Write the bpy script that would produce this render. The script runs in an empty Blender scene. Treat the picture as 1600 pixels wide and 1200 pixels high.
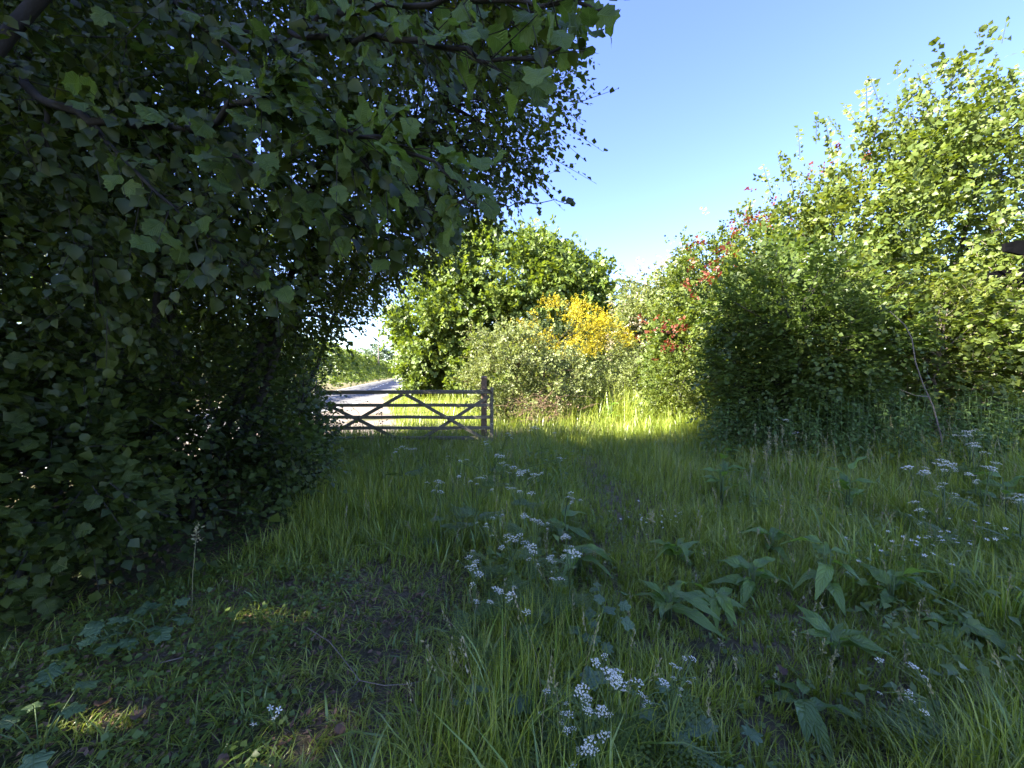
import bpy, math, random
import numpy as np
from mathutils import Vector, Matrix

# ------------------------------------------------------------------ camera, light, exposure
SC = bpy.context.scene
COL = SC.collection
rng = np.random.default_rng(11)
random.seed(5)
FPX, CU, CV = 603.0, 800.0, 600.0
PITCH = math.atan(16 / FPX)
EYE = 1.6
cam_d = bpy.data.cameras.new('camera')
cam = bpy.data.objects.new('camera', cam_d)
COL.objects.link(cam)
cam.location = (0, 0, EYE)
cam.rotation_euler = (math.pi / 2 - PITCH, 0, 0)
cam_d.sensor_width = 36
cam_d.lens = FPX / 1600 * 36
cam_d.clip_start = 0.05
cam_d.clip_end = 5000
SC.camera = cam

SUN_EL, SUN_ROT = math.radians(38), math.radians(-115)
world = bpy.data.worlds.new('World')
SC.world = world
world.use_nodes = True
wn = world.node_tree
sky = wn.nodes.new('ShaderNodeTexSky')
sky.sky_type = 'NISHITA'
sky.sun_disc = False
sky.sun_elevation = SUN_EL
sky.sun_rotation = SUN_ROT
sky.air_density = 1.0
sky.dust_density = 0.4
sky.ozone_density = 3.0
hsv = wn.nodes.new('ShaderNodeHueSaturation')
hsv.inputs['Saturation'].default_value = 1.14
hsv.inputs['Hue'].default_value = 0.525
wn.links.new(sky.outputs[0], hsv.inputs['Color'])
wn.links.new(hsv.outputs[0], wn.nodes['Background'].inputs[0])
wn.nodes['Background'].inputs[1].default_value = 0.045

sun_d = bpy.data.lights.new('sun', 'SUN')
sun_d.energy = 2.9
sun_d.angle = math.radians(0.53)
sun_d.color = (1.0, 0.93, 0.80)
sun = bpy.data.objects.new('sun', sun_d)
COL.objects.link(sun)
SUN_DIR = Vector((math.sin(SUN_ROT) * math.cos(SUN_EL), math.cos(SUN_ROT) * math.cos(SUN_EL), math.sin(SUN_EL)))
sun.rotation_euler = SUN_DIR.to_track_quat('Z', 'Y').to_euler()
sun.location = (-20, -10, 30)

SC.view_settings.view_transform = 'Standard'
SC.view_settings.look = 'None'
SC.view_settings.exposure = 3.95
SC.view_settings.gamma = 1.0
SC.view_settings.use_curve_mapping = False
SC.cycles.max_bounces = 14
SC.cycles.diffuse_bounces = 9
SC.cycles.glossy_bounces = 2
SC.cycles.transmission_bounces = 8
SC.cycles.transparent_max_bounces = 4
SC.cycles.use_denoising = True


# ------------------------------------------------------------------ helpers
def at(u, v, d):
    """point of the place seen at (u, v) in the photograph, d metres ahead"""
    xc, zc = (u - CU) / FPX, (CV - v) / FPX
    y = math.cos(PITCH) + math.sin(PITCH) * zc
    z = -math.sin(PITCH) + math.cos(PITCH) * zc
    return Vector((xc * d / y, d, EYE + z * d / y))


def on_ground(u, v, h=0.0):
    """ground point under a thing whose top, h metres high, shows at (u, v)"""
    p = at(u, v, 1.0)
    t = (EYE - h) / (EYE - p.z)
    x, y = p.x * t, p.y * t
    return Vector((x, y, float(ground_z(x, y))))


def project(P):
    x, y, z = P[:, 0], P[:, 1], P[:, 2] - EYE
    f = y * math.cos(PITCH) - z * math.sin(PITCH)
    up = y * math.sin(PITCH) + z * math.cos(PITCH)
    f = np.where(f < 0.05, 0.05, f)
    return CU + FPX * x / f, CV - FPX * up / f, f


def smooth(a, b, x):
    t = np.clip((x - a) / (b - a), 0, 1)
    return t * t * (3 - 2 * t)


_nk = np.random.default_rng(3).normal(size=(14, 2))
_np = np.random.default_rng(4).uniform(0, 6.28, 14)


def wob(x, y, s=1.0, o=0):
    """cheap smooth noise about -1..1"""
    r = 0
    for i in range(5):
        k = _nk[(i + o) % 14] * s * (1 + 0.6 * i)
        r = r + np.sin(k[0] * x + k[1] * y + _np[(i * 3 + o) % 14]) / (1 + 0.5 * i)
    return r / 2.4


def ground_z(x, y):
    x, y = np.asarray(x, float), np.asarray(y, float)
    m = smooth(-6.2, -4.6, x) * (1 - smooth(13, 18, y)) * smooth(-6, -2, y)
    bump = 0.045 * wob(x, y, 1.1) + 0.02 * wob(x, y, 3.2, 4)
    bank = 0.35 * smooth(3.5, 7.5, x + 0.15 * y) * (1 - smooth(20, 30, y))
    return m * bump + bank * smooth(-6, -2, y)


def nrm(v):
    return v / np.maximum(np.linalg.norm(v, axis=-1, keepdims=True), 1e-9)


def props(o, label=None, cat=None, group=None, kind=None):
    if label: o['label'] = label
    if cat: o['category'] = cat
    if group: o['group'] = group
    if kind: o['kind'] = kind
    return o


def link(name, data, parent=None):
    o = bpy.data.objects.new(name, data)
    COL.objects.link(o)
    if parent: o.parent = parent
    return o


def thing(name, loc, label, cat, group=None, rz=0.0):
    o = link(name, None)
    o.location = loc
    o.rotation_euler = (0, 0, rz)
    o.empty_display_size = 0.2
    return props(o, label, cat, group)


def mesh_from(name, V, faces, mat=None, smooth_=False):
    me = bpy.data.meshes.new(name)
    me.from_pydata([tuple(map(float, v)) for v in V], [], faces)
    if mat: me.materials.append(mat)
    if smooth_: me.polygons.foreach_set('use_smooth', [True] * len(me.polygons))
    me.update()
    return me


def mesh_np(name, V, loops, sizes, mats, mat_idx=None, smooth_=False):
    me = bpy.data.meshes.new(name)
    me.vertices.add(len(V))
    me.vertices.foreach_set('co', np.ascontiguousarray(V, np.float32).ravel())
    me.loops.add(len(loops))
    me.loops.foreach_set('vertex_index', np.ascontiguousarray(loops, np.int32))
    starts = np.concatenate([[0], np.cumsum(sizes)[:-1]]).astype(np.int32)
    me.polygons.add(len(sizes))
    me.polygons.foreach_set('loop_start', starts)
    me.polygons.foreach_set('loop_total', np.ascontiguousarray(sizes, np.int32))
    for m in mats: me.materials.append(m)
    if mat_idx is not None: me.polygons.foreach_set('material_index', np.ascontiguousarray(mat_idx, np.int32))
    if smooth_: me.polygons.foreach_set('use_smooth', np.ones(len(sizes), bool))
    me.update(calc_edges=True)
    return me


# ---- leaves: a template is (verts, faces, uv); x across, y along (0..1), z up
def tpl_kite(w=0.44, mid=0.42, fold=0.10):
    V = np.array([[0, 0, 0], [-w, mid, fold], [0, 1, -0.06], [w, mid, fold]], float)
    return V, [(0, 2, 1), (0, 3, 2)]


def tpl_four(w=0.45, fold=0.10, bend=0.16):
    V = np.array([[0, 0, 0], [-w, .38, fold], [0, .5, -0.02], [w, .38, fold], [0, 1, -bend]], float)
    return V, [(0, 2, 1), (0, 3, 2), (1, 2, 4), (2, 3, 4)]


def tpl_eight(w=0.45, fold=0.09, bend=0.18):
    V = np.array([[0, 0, 0], [-w * .8, .2, fold * .7], [w * .8, .2, fold * .7], [-w, .55, fold], [w, .55, fold],
                  [0, 1, -bend], [0, .25, 0], [0, .6, -.05]], float)
    return V, [(0, 6, 1), (0, 2, 6), (1, 6, 7, 3), (6, 2, 4, 7), (3, 7, 5), (7, 4, 5)]


def tpl_outline(prof, fold=0.10, bend=0.2, wave=0.0, tooth=0.0, seed=0):
    """leaf from a half-width profile [(y, w), ...]; midrib row and two margins"""
    r = random.Random(seed)
    n = len(prof)
    V, uv = [], []
    for i, (y, w) in enumerate(prof):
        for s in (-1, 0, 1):
            ww = w * (1 + (tooth * (1 if i % 2 else -1) if s else 0)) * s
            z = abs(ww) * fold - bend * y * y + (wave * math.sin(9 * y + s * 1.3 + seed) * abs(s) * w * 3)
            V.append((ww + r.uniform(-.01, .01), y + (0.02 * (1 if i % 2 else -1) if s and tooth else 0), z))
            uv.append((s, y))
    F = []
    for i in range(n - 1):
        a, b = i * 3, i * 3 + 3
        F += [(a, a + 1, b + 1, b), (a + 1, a + 2, b + 2, b + 1)]
    return np.array(V), F, uv


HAZEL = [(0, .015), (.04, .22), (.12, .34), (.22, .40), (.34, .43), (.46, .44), (.58, .43), (.68, .39), (.78, .33), (.85, .24), (.91, .12), (1.0, .005)]
OVAL = [(0, .02), (.12, .20), (.28, .31), (.45, .34), (.62, .30), (.8, .18), (1, .005)]
LANCE = [(0, .012), (.04, .05), (.1, .10), (.22, .15), (.38, .165), (.55, .15), (.7, .115), (.85, .06), (1, .004)]


def leaf_mesh(name, tpl, mat):
    V, F, uv = tpl
    me = mesh_from(name, V, F, mat, True)
    ul = me.uv_layers.new(name='UVMap')
    for l in me.loops:
        ul.data[l.index].uv = uv[l.vertex_index]
    return me


class Frames:
    """arrays of leaf positions and axes"""
    def __init__(s, P, X, Y, Z, S):
        s.P, s.X, s.Y, s.Z, s.S = P, X, Y, Z, S

    def sub(s, m):
        return Frames(s.P[m], s.X[m], s.Y[m], s.Z[m], s.S[m])

    @staticmethod
    def join(fs):
        return Frames(*[np.concatenate([getattr(f, k) for f in fs]) for k in 'PXYZS'])


def bulk(name, fr, tpl, mat, parent, origin, kind='stuff'):
    V, F = tpl[0], tpl[1]
    N, k = len(fr.P), len(V)
    if N == 0: return None
    R = np.stack([fr.X, fr.Y, fr.Z], axis=1)                     # N,3(axes),3
    W = fr.P[:, None, :] + fr.S[:, None, None] * np.einsum('kj,njc->nkc', V, R)
    W = W - np.asarray(origin)[None, None, :]
    fl = np.concatenate([np.array(f) for f in F])
    sz = np.array([len(f) for f in F])
    loops = (fl[None, :] + (np.arange(N) * k)[:, None]).ravel()
    me = mesh_np(name, W.reshape(-1, 3), loops, np.tile(sz, N), [mat])
    o = link(name, me, parent)
    if kind: o['kind'] = kind
    return o


def place_leaves(fr, root, origin, meshes, tpl, mat, name='leaf', most=300, min_px=10, bulk_name='foliage'):
    """the leaves that show largest become parts of their own, the rest one mass"""
    u, v, f = project(fr.P)
    px = fr.S * FPX / f
    ok = (u > -20) & (u < 1620) & (v > -20) & (v < 1220) & (f > 0.3) & (px >= min_px)
    idx = np.where(ok)[0]
    idx = idx[np.argsort(-px[idx])][:most]
    org = np.asarray(origin)
    for i in idx:
        o = bpy.data.objects.new(name, meshes[i % len(meshes)])
        COL.objects.link(o)
        o.parent = root
        s = fr.S[i]
        x, y, z, p = fr.X[i] * s, fr.Y[i] * s, fr.Z[i] * s, fr.P[i] - org
        o.matrix_basis = Matrix(((x[0], y[0], z[0], p[0]), (x[1], y[1], z[1], p[1]), (x[2], y[2], z[2], p[2]), (0, 0, 0, 1)))
    m = np.ones(len(fr.P), bool)
    m[idx] = False
    return bulk(bulk_name, fr.sub(m), tpl, mat, root, origin)


def sprays(P, D, U, L, n, size, spread=58, droop=0.25, jit=0.35, sag=0.25, srange=(.32, 1.32)):
    """leaves set alternately along twigs"""
    N = len(P)
    D, U = nrm(D), nrm(U)
    S = nrm(np.cross(D, U))
    U = np.cross(S, D)
    L = np.broadcast_to(np.asarray(L, float), (N,))
    out = []
    for j in range(n):
        t = (j + 0.6 + rng.uniform(-.25, .25, N)) / n
        pos = P + D * (L * t)[:, None]
        pos[:, 2] -= sag * L * t * t
        side = (1.0 if j % 2 else -1.0)
        a = np.radians(spread * (1 - 0.55 * (j / max(1, n - 1)) ** 2) + rng.normal(0, 14, N))
        y = D * np.cos(a)[:, None] + S * (side * np.sin(a))[:, None]
        y[:, 2] -= droop * rng.uniform(.2, 1.4, N)
        y = nrm(y + rng.normal(0, .12, (N, 3)))
        z = U + rng.normal(0, jit, (N, 3))
        z = nrm(z - y * (z * y).sum(1, keepdims=True))
        x = np.cross(y, z)
        out.append(Frames(pos + y * (size * 0.12), x, y, z, size * rng.uniform(srange[0], srange[1], N)))
    return Frames.join(out)


def clumps(blobs, per, spread=0.30, up=0.35, shell=(.55, .98)):
    """twig bases and directions: sub-clumps scattered through the blobs' outer shells.
    blobs: (centre, radii, number of sub-clumps); per = twigs in each sub-clump"""
    P, D, O, sub = [], [], [], []
    for c, r, k in blobs:
        c, r = np.array(c, float), np.array(r, float)
        d = nrm(rng.normal(size=(k, 3)))
        rad = rng.uniform(shell[0], shell[1], k)
        sc_ = c + d * r * rad[:, None]
        sub.append(sc_)
        pp = np.repeat(sc_, per, 0) + rng.normal(size=(k * per, 3)) * r * spread * 0.6
        out = nrm((pp - c) / r)
        dd = nrm(out * 0.75 + rng.normal(0, .45, pp.shape) + np.array([0, 0, up]))
        P.append(pp); D.append(dd); O.append(out)
    return np.concatenate(P), np.concatenate(D), np.concatenate(O), np.concatenate(sub)


DENS = 1.4


# a few gaps through the crowns where the sun reaches the ground in flecks
FLECK0 = [(445, 960, .13), (480, 943, .12), (548, 945, .12), (604, 800, .12), (165, 1095, .07), (300, 1018, .06), (480, 1112, .05), (350, 985, .05), (120, 890, .06)]
FLECK = []
for _u, _v, _r in FLECK0:
    for _k in range(4):
        FLECK.append((_u + random.gauss(0, 16), _v + random.gauss(0, 7), _r * random.uniform(.12, .36)))


def gaps(fr):
    P, half = fr.P + fr.Y * fr.S[:, None] * .5, fr.S * .5
    S = np.array(SUN_DIR)
    m = np.ones(len(P), bool)
    for u, v, r in FLECK:
        d = P - np.array(on_ground(u, v, .08))
        t = d @ S
        m &= ~((np.linalg.norm(d - t[:, None] * S, axis=1) < r + half * .8) & (t > .8))
    return m


class Wood:
    """collects tapered tubes"""
    def __init__(s): s.V, s.F = [], []

    def tube(s, pts, radii, n=6, caps=True):
        pts = [Vector(p) for p in pts]
        b = len(s.V)
        for i, p in enumerate(pts):
            t = (pts[min(i + 1, len(pts) - 1)] - pts[max(i - 1, 0)]).normalized()
            a = t.orthogonal().normalized() if i == 0 else (a - t * a.dot(t)).normalized()
            c = t.cross(a)
            for k in range(n):
                w = 2 * math.pi * k / n
                s.V.append(p + (a * math.cos(w) + c * math.sin(w)) * radii[i])
        m = len(pts)
        for i in range(m - 1):
            for k in range(n):
                s.F.append((b + i * n + k, b + i * n + (k + 1) % n, b + (i + 1) * n + (k + 1) % n, b + (i + 1) * n + k))
        if not caps: return
        s.F.append(tuple(b + (m - 1) * n + k for k in range(n)))
        s.F.append(tuple(b + k for k in reversed(range(n))))

    def bend(s, a, b, r0, r1, lift=0.15, n=5, segs=5, wig=0.04):
        a, b = Vector(a), Vector(b)
        L = (b - a).length
        c = (a + b) / 2 + Vector((0, 0, lift * L))
        pts, rad = [], []
        for i in range(segs + 1):
            t = i / segs
            p = a * (1 - t) ** 2 + c * 2 * t * (1 - t) + b * t * t
            if 0 < i < segs: p = p + Vector([random.gauss(0, wig * L) for _ in range(3)]) * 0.5
            pts.append(p); rad.append(r0 + (r1 - r0) * t)
        s.tube(pts, rad, n)
        return pts

    def twigs(s, P, D, L, r, sag=0.25):
        """three-sided twigs, two segments each"""
        for p, d, l in zip(P, D, L):
            p, d = Vector(p), Vector(d).normalized()
            e = p + d * l - Vector((0, 0, sag * l))
            s.tube([p, e], [r, r * .35], 3, False)

    def build(s, name, mat, parent, origin=(0, 0, 0)):
        o = Vector(origin)
        me = mesh_from(name, [v - o for v in s.V], s.F, mat, True)
        return link(name, me, parent)


# ------------------------------------------------------------------ materials
def new_mat(name):
    m = bpy.data.materials.new(name)
    m.use_nodes = True
    nt = m.node_tree
    b = nt.nodes['Principled BSDF']
    return m, nt, b


def N_(nt, typ, **kw):
    n = nt.nodes.new(typ)
    for k, v in kw.items():
        setattr(n, k, v)
    return n


def ramp(nt, fac, cols, interp='LINEAR'):
    r = nt.nodes.new('ShaderNodeValToRGB')
    r.color_ramp.interpolation = interp
    el = r.color_ramp.elements
    while len(el) < len(cols): el.new(0.5)
    for i, c in enumerate(cols):
        if len(c) == 4: el[i].position, col = c[0], c[1:]
        else: el[i].position, col = i / (len(cols) - 1), c
        el[i].color = (*col, 1)
    nt.links.new(fac, r.inputs[0])
    return r.outputs[0]


def math_(nt, op, a, b=None, clamp=False):
    n = nt.nodes.new('ShaderNodeMath')
    n.operation = op
    n.use_clamp = clamp
    for i, x in enumerate((a, b)):
        if x is None: continue
        if isinstance(x, (int, float)): n.inputs[i].default_value = x
        else: nt.links.new(x, n.inputs[i])
    return n.outputs[0]


def leaf_mat(name, cols, trans=0.38, tcol=(1.25, 1.35, 0.55), rough=0.48, veins=False, nscale=0.9, spec=0.4, under=1.15, vein_n=11.0):
    m, nt, b = new_mat(name)
    geo = N_(nt, 'ShaderNodeNewGeometry')
    oi = N_(nt, 'ShaderNodeObjectInfo')
    rnd = math_(nt, 'FRACT', math_(nt, 'ADD', geo.outputs['Random Per Island'], oi.outputs['Random']))
    no = N_(nt, 'ShaderNodeTexNoise')
    no.inputs['Scale'].default_value = nscale
    no.inputs['Detail'].default_value = 2
    nt.links.new(geo.outputs['Position'], no.inputs['Vector'])
    f = math_(nt, 'ADD', math_(nt, 'MULTIPLY', rnd, 0.62), math_(nt, 'MULTIPLY', math_(nt, 'SUBTRACT', no.outputs[0], 0.31), 0.95), True)
    col = ramp(nt, f, cols)
    if veins:
        tc = N_(nt, 'ShaderNodeTexCoord')
        sp = N_(nt, 'ShaderNodeSeparateXYZ')
        nt.links.new(tc.outputs['UV'], sp.inputs[0])
        ax = math_(nt, 'ABSOLUTE', sp.outputs[0])
        ph = math_(nt, 'MULTIPLY', math_(nt, 'SUBTRACT', sp.outputs[1], math_(nt, 'MULTIPLY', ax, 0.28)), vein_n * 6.283)
        w = math_(nt, 'POWER', math_(nt, 'ADD', math_(nt, 'MULTIPLY', math_(nt, 'SINE', ph), 0.5), 0.5), 6.0)
        mid = math_(nt, 'SUBTRACT', 1.0, math_(nt, 'MULTIPLY', ax, 14.0), True)
        vv = math_(nt, 'MAXIMUM', math_(nt, 'MULTIPLY', w, 0.55), mid)
        mx = N_(nt, 'ShaderNodeMix', data_type='RGBA')
        mx.inputs[7].default_value = (0.16, 0.24, 0.07, 1)
        nt.links.new(math_(nt, 'MULTIPLY', vv, 0.4), mx.inputs[0])
        nt.links.new(col, mx.inputs[6])
        col = mx.outputs[2]
        bp = N_(nt, 'ShaderNodeBump')
        bp.inputs['Strength'].default_value = 0.5
        bp.inputs['Distance'].default_value = 0.02
        bp.invert = True
        nt.links.new(vv, bp.inputs['Height'])
        nt.links.new(bp.outputs[0], b.inputs['Normal'])
    # the underside of a leaf is paler and duller
    un = N_(nt, 'ShaderNodeMix', data_type='RGBA', blend_type='MULTIPLY')
    un.inputs[7].default_value = (under, under, under * 1.15, 1)
    nt.links.new(geo.outputs['Backfacing'], un.inputs[0])
    nt.links.new(col, un.inputs[6])
    nt.links.new(un.outputs[2], b.inputs['Base Color'])
    b.inputs['Roughness'].default_value = rough
    b.inputs['Specular IOR Level'].default_value = spec
    if trans > 0:
        tr = N_(nt, 'ShaderNodeBsdfTranslucent')
        tm = N_(nt, 'ShaderNodeMix', data_type='RGBA', blend_type='MULTIPLY')
        tm.inputs[0].default_value = 1
        tm.inputs[7].default_value = (*tcol, 1)
        nt.links.new(col, tm.inputs[6])
        nt.links.new(tm.outputs[2], tr.inputs['Color'])
        ms = N_(nt, 'ShaderNodeMixShader')
        ms.inputs[0].default_value = trans
        nt.links.new(b.outputs[0], ms.inputs[1])
        nt.links.new(tr.outputs[0], ms.inputs[2])
        nt.links.new(ms.outputs[0], nt.nodes['Material Output'].inputs[0])
    return m


def noise_mat(name, cols, scale=6.0, rough=0.9, bump=0.4, dist=0.02, stretch=(1, 1, 1), detail=6, spec=0.3, coord='Object'):
    m, nt, b = new_mat(name)
    tc = N_(nt, 'ShaderNodeTexCoord')
    mp = N_(nt, 'ShaderNodeMapping')
    mp.inputs['Scale'].default_value = stretch
    nt.links.new(tc.outputs[coord], mp.inputs[0])
    no = N_(nt, 'ShaderNodeTexNoise')
    no.inputs['Scale'].default_value = scale
    no.inputs['Detail'].default_value = detail
    no.inputs['Roughness'].default_value = 0.65
    nt.links.new(mp.outputs[0], no.inputs['Vector'])
    nt.links.new(ramp(nt, no.outputs[0], cols), b.inputs['Base Color'])
    b.inputs['Roughness'].default_value = rough
    b.inputs['Specular IOR Level'].default_value = spec
    if bump:
        bp = N_(nt, 'ShaderNodeBump')
        bp.inputs['Strength'].default_value = bump
        bp.inputs['Distance'].default_value = dist
        nt.links.new(no.outputs[0], bp.inputs['Height'])
        nt.links.new(bp.outputs[0], b.inputs['Normal'])
    return m


G = lambda *c: c
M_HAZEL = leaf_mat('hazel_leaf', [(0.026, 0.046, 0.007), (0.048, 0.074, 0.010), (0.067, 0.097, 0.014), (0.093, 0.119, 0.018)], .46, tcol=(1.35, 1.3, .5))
M_HAZELSHADE = leaf_mat('hazel_leaf_shaded', [(0.018, 0.034, 0.006), (0.033, 0.053, 0.008), (0.048, 0.072, 0.010), (0.074, 0.093, 0.013)], .40, tcol=(1.35, 1.3, .5))  # darker hazel green, with the shade of the left mass in the colour
M_HAZELV = leaf_mat('hazel_leaf_lit_veined', [(0.046, 0.082, 0.019), (0.074, 0.125, 0.027), (0.098, 0.157, 0.035), (0.133, 0.189, 0.046)], .48, tcol=(1.35, 1.3, .5), veins=True)  # brighter hazel green, with the backlit glow put into the colour
M_HAZELD = leaf_mat('hazel_leaf_shaded_veined', [(0.020, 0.038, 0.006), (0.037, 0.058, 0.008), (0.052, 0.077, 0.011), (0.072, 0.095, 0.014)], .40, tcol=(1.35, 1.3, .5), veins=True)  # veined version of the shade-darkened hazel green
M_DARKL = leaf_mat('dark_shrub_leaf', [(0.040, 0.067, 0.013), (0.063, 0.097, 0.019), (0.089, 0.128, 0.025)], .36, rough=.40)
M_DARKV = leaf_mat('dark_shrub_leaf_veined', [(0.042, 0.070, 0.013), (0.064, 0.100, 0.019), (0.092, 0.130, 0.025)], .36, rough=.42, veins=True)
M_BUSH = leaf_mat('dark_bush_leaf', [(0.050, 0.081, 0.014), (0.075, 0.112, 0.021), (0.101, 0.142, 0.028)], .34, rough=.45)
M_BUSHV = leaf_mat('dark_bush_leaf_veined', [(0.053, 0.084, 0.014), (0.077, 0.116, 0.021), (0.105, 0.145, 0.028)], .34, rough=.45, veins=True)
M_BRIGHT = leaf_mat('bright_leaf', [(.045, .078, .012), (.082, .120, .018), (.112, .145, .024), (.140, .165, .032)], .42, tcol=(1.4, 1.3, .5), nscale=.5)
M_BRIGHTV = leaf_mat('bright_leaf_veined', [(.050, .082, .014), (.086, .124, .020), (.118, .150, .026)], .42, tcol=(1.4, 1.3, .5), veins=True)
M_FAR = leaf_mat('maple_leaf', [(0.052, 0.092, 0.015), (0.086, 0.132, 0.021), (0.119, 0.165, 0.025), (0.151, 0.191, 0.033)], .38, tcol=(1.4, 1.3, .5), nscale=.35)
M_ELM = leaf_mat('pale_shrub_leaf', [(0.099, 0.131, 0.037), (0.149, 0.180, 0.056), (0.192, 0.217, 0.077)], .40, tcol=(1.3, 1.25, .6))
M_BROOM = leaf_mat('broom_leaf', [(.045, .075, .018), (.070, .110, .025)], .25)
M_YELLOW = leaf_mat('broom_petal', [(0.331, 0.264, 0.008), (0.389, 0.320, 0.010), (0.432, 0.376, 0.016)], .3, tcol=(1.1, 1, .6))
M_RED = leaf_mat('red_leaf', [(.12, .028, .018), (.17, .045, .026), (.20, .085, .036)], .35, tcol=(1.3, .8, .5))
M_BLOSSOM = leaf_mat('cream_blossom', [(.30, .26, .16), (.40, .34, .22), (.48, .41, .30)], .2, tcol=(1, 1, .8))
M_NETTLE = leaf_mat('nettle_leaf', [(0.057, 0.102, 0.025), (0.085, 0.142, 0.034), (0.117, 0.177, 0.048)], .34, rough=.42)
M_FARHAZE = leaf_mat('far_leaf_haze', [(.070, .105, .060), (.090, .125, .070), (.110, .145, .085)], .3, nscale=.2)  # distance haze is put into this paler leaf colour
M_GRASS = leaf_mat('grass_blade', [(0.113, 0.163, 0.015), (0.172, 0.227, 0.026), (0.238, 0.285, 0.035), (0.342, 0.350, 0.074)], .45, tcol=(1.25, 1.25, .6), rough=.36, nscale=1.3, spec=.6)
M_BROADG = leaf_mat('coarse_grass_blade', [(0.113, 0.184, 0.029), (0.162, 0.237, 0.044), (0.227, 0.291, 0.058)], .4, rough=.3, spec=.7)
M_DRY = leaf_mat('dry_grass_blade', [(0.130, 0.104, 0.058), (0.208, 0.169, 0.098), (0.286, 0.234, 0.143)], .25, tcol=(1.1, 1, .8), rough=.7)
M_DOCK = leaf_mat('dock_leaf', [(0.098, 0.171, 0.034), (0.139, 0.227, 0.041), (0.179, 0.269, 0.048)], .42, rough=.32, veins=True, spec=.6, vein_n=8)
M_HERB = leaf_mat('herb_leaf', [(0.068, 0.114, 0.022), (0.103, 0.154, 0.031), (0.144, 0.193, 0.046)], .36, rough=.42)
M_UMBEL = leaf_mat('white_floret', [(.74, .72, .54), (.82, .80, .64), (.85, .84, .72)], .2, tcol=(1, 1, 1), rough=.7, under=.95)
M_BROWNL = leaf_mat('fallen_leaf_brown', [(.085, .050, .028), (.15, .092, .050), (.24, .165, .10)], .2, tcol=(1.1, .9, .7), rough=.7)
M_YELL = leaf_mat('yellowed_leaf', [(.32, .30, .05), (.40, .36, .06)], .4, tcol=(1.1, 1, .6), veins=True)
M_SEED = leaf_mat('grass_seed', [(.20, .19, .10), (.30, .27, .16)], .25, rough=.7)
M_STEM = noise_mat('green_stem', [(.05, .085, .025), (.08, .12, .04)], 30, .6, .1)
M_BARK = noise_mat('hazel_bark', [(.010, .009, .008), (.024, .022, .019), (.046, .043, .037)], 9, .9, .6, .02, (1, 1, .35))
M_PALEBARK = noise_mat('pale_dead_bark', [(.08, .064, .05), (.14, .115, .09), (.20, .17, .14)], 14, .85, .5, .01, (1, 1, .4))
M_WOOD = noise_mat('weathered_gate_timber', [(.055, .047, .030), (.115, .10, .068), (.18, .16, .115), (.27, .245, .18)], 5, .85, .5, .01, (.5, 6, 6))
M_POST = noise_mat('brown_post_timber', [(.10, .062, .038), (.17, .112, .070), (.26, .18, .12)], 5, .85, .5, .01, (5, 5, .6))
M_IRON = noise_mat('rusty_iron', [(.03, .02, .016), (.09, .045, .028)], 20, .7, .3)
M_POLE = noise_mat('pole_timber', [(.10, .085, .07), (.17, .15, .125)], 4, .9, .3, .01, (3, 3, .3))
M_BLACK = noise_mat('black_sheet', [(.0015, .0015, .0018), (.004, .004, .0045)], 5, .95, .3, .02, spec=.05)
M_BERRYTW = noise_mat('brush_twig', [(.07, .045, .030), (.13, .085, .055), (.20, .14, .09)], 10, .9, .3)


def ground_material():
    m, nt, b = new_mat('soil_and_thatch')
    tc = N_(nt, 'ShaderNodeTexCoord')
    n1 = N_(nt, 'ShaderNodeTexNoise'); n1.inputs['Scale'].default_value = .55; n1.inputs['Detail'].default_value = 5
    n2 = N_(nt, 'ShaderNodeTexNoise'); n2.inputs['Scale'].default_value = 28; n2.inputs['Detail'].default_value = 8; n2.inputs['Roughness'].default_value = .75
    for n in (n1, n2): nt.links.new(tc.outputs['Object'], n.inputs['Vector'])
    soil = ramp(nt, n2.outputs[0], [(.2, .045, .034, .018), (.45, .115, .090, .052), (.62, .19, .155, .095), (.8, .28, .235, .16)])
    moss = ramp(nt, n2.outputs[0], [(.2, .018, .024, .008), (.5, .045, .056, .02), (.8, .075, .082, .034)])
    mx = N_(nt, 'ShaderNodeMix', data_type='RGBA')
    nt.links.new(ramp(nt, n1.outputs[0], [(.42, 0, 0, 0), (.62, 1, 1, 1)]), mx.inputs[0])
    nt.links.new(soil, mx.inputs[6]); nt.links.new(moss, mx.inputs[7])
    nt.links.new(mx.outputs[2], b.inputs['Base Color'])
    b.inputs['Roughness'].default_value = .95
    b.inputs['Specular IOR Level'].default_value = .15
    bp = N_(nt, 'ShaderNodeBump'); bp.inputs['Strength'].default_value = .9; bp.inputs['Distance'].default_value = .03
    nt.links.new(n2.outputs[0], bp.inputs['Height']); nt.links.new(bp.outputs[0], b.inputs['Normal'])
    return m


M_SOIL = ground_material()
M_ROAD = noise_mat('worn_asphalt', [(.065, .063, .062), (.10, .097, .095), (.14, .136, .133)], 3.0, .85, .25, .005, detail=12)
M_PAINT = noise_mat('road_paint', [(.50, .50, .48), (.78, .78, .76)], 8, .7, .1)
M_GRAVEL = noise_mat('pinkish_gravel', [(.09, .070, .056), (.15, .122, .100), (.22, .186, .160)], 14, .95, .7, .02, detail=9)
M_FIELD = noise_mat('field_turf', [(.05, .075, .02), (.08, .11, .03)], .05, .95, 0)


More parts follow.
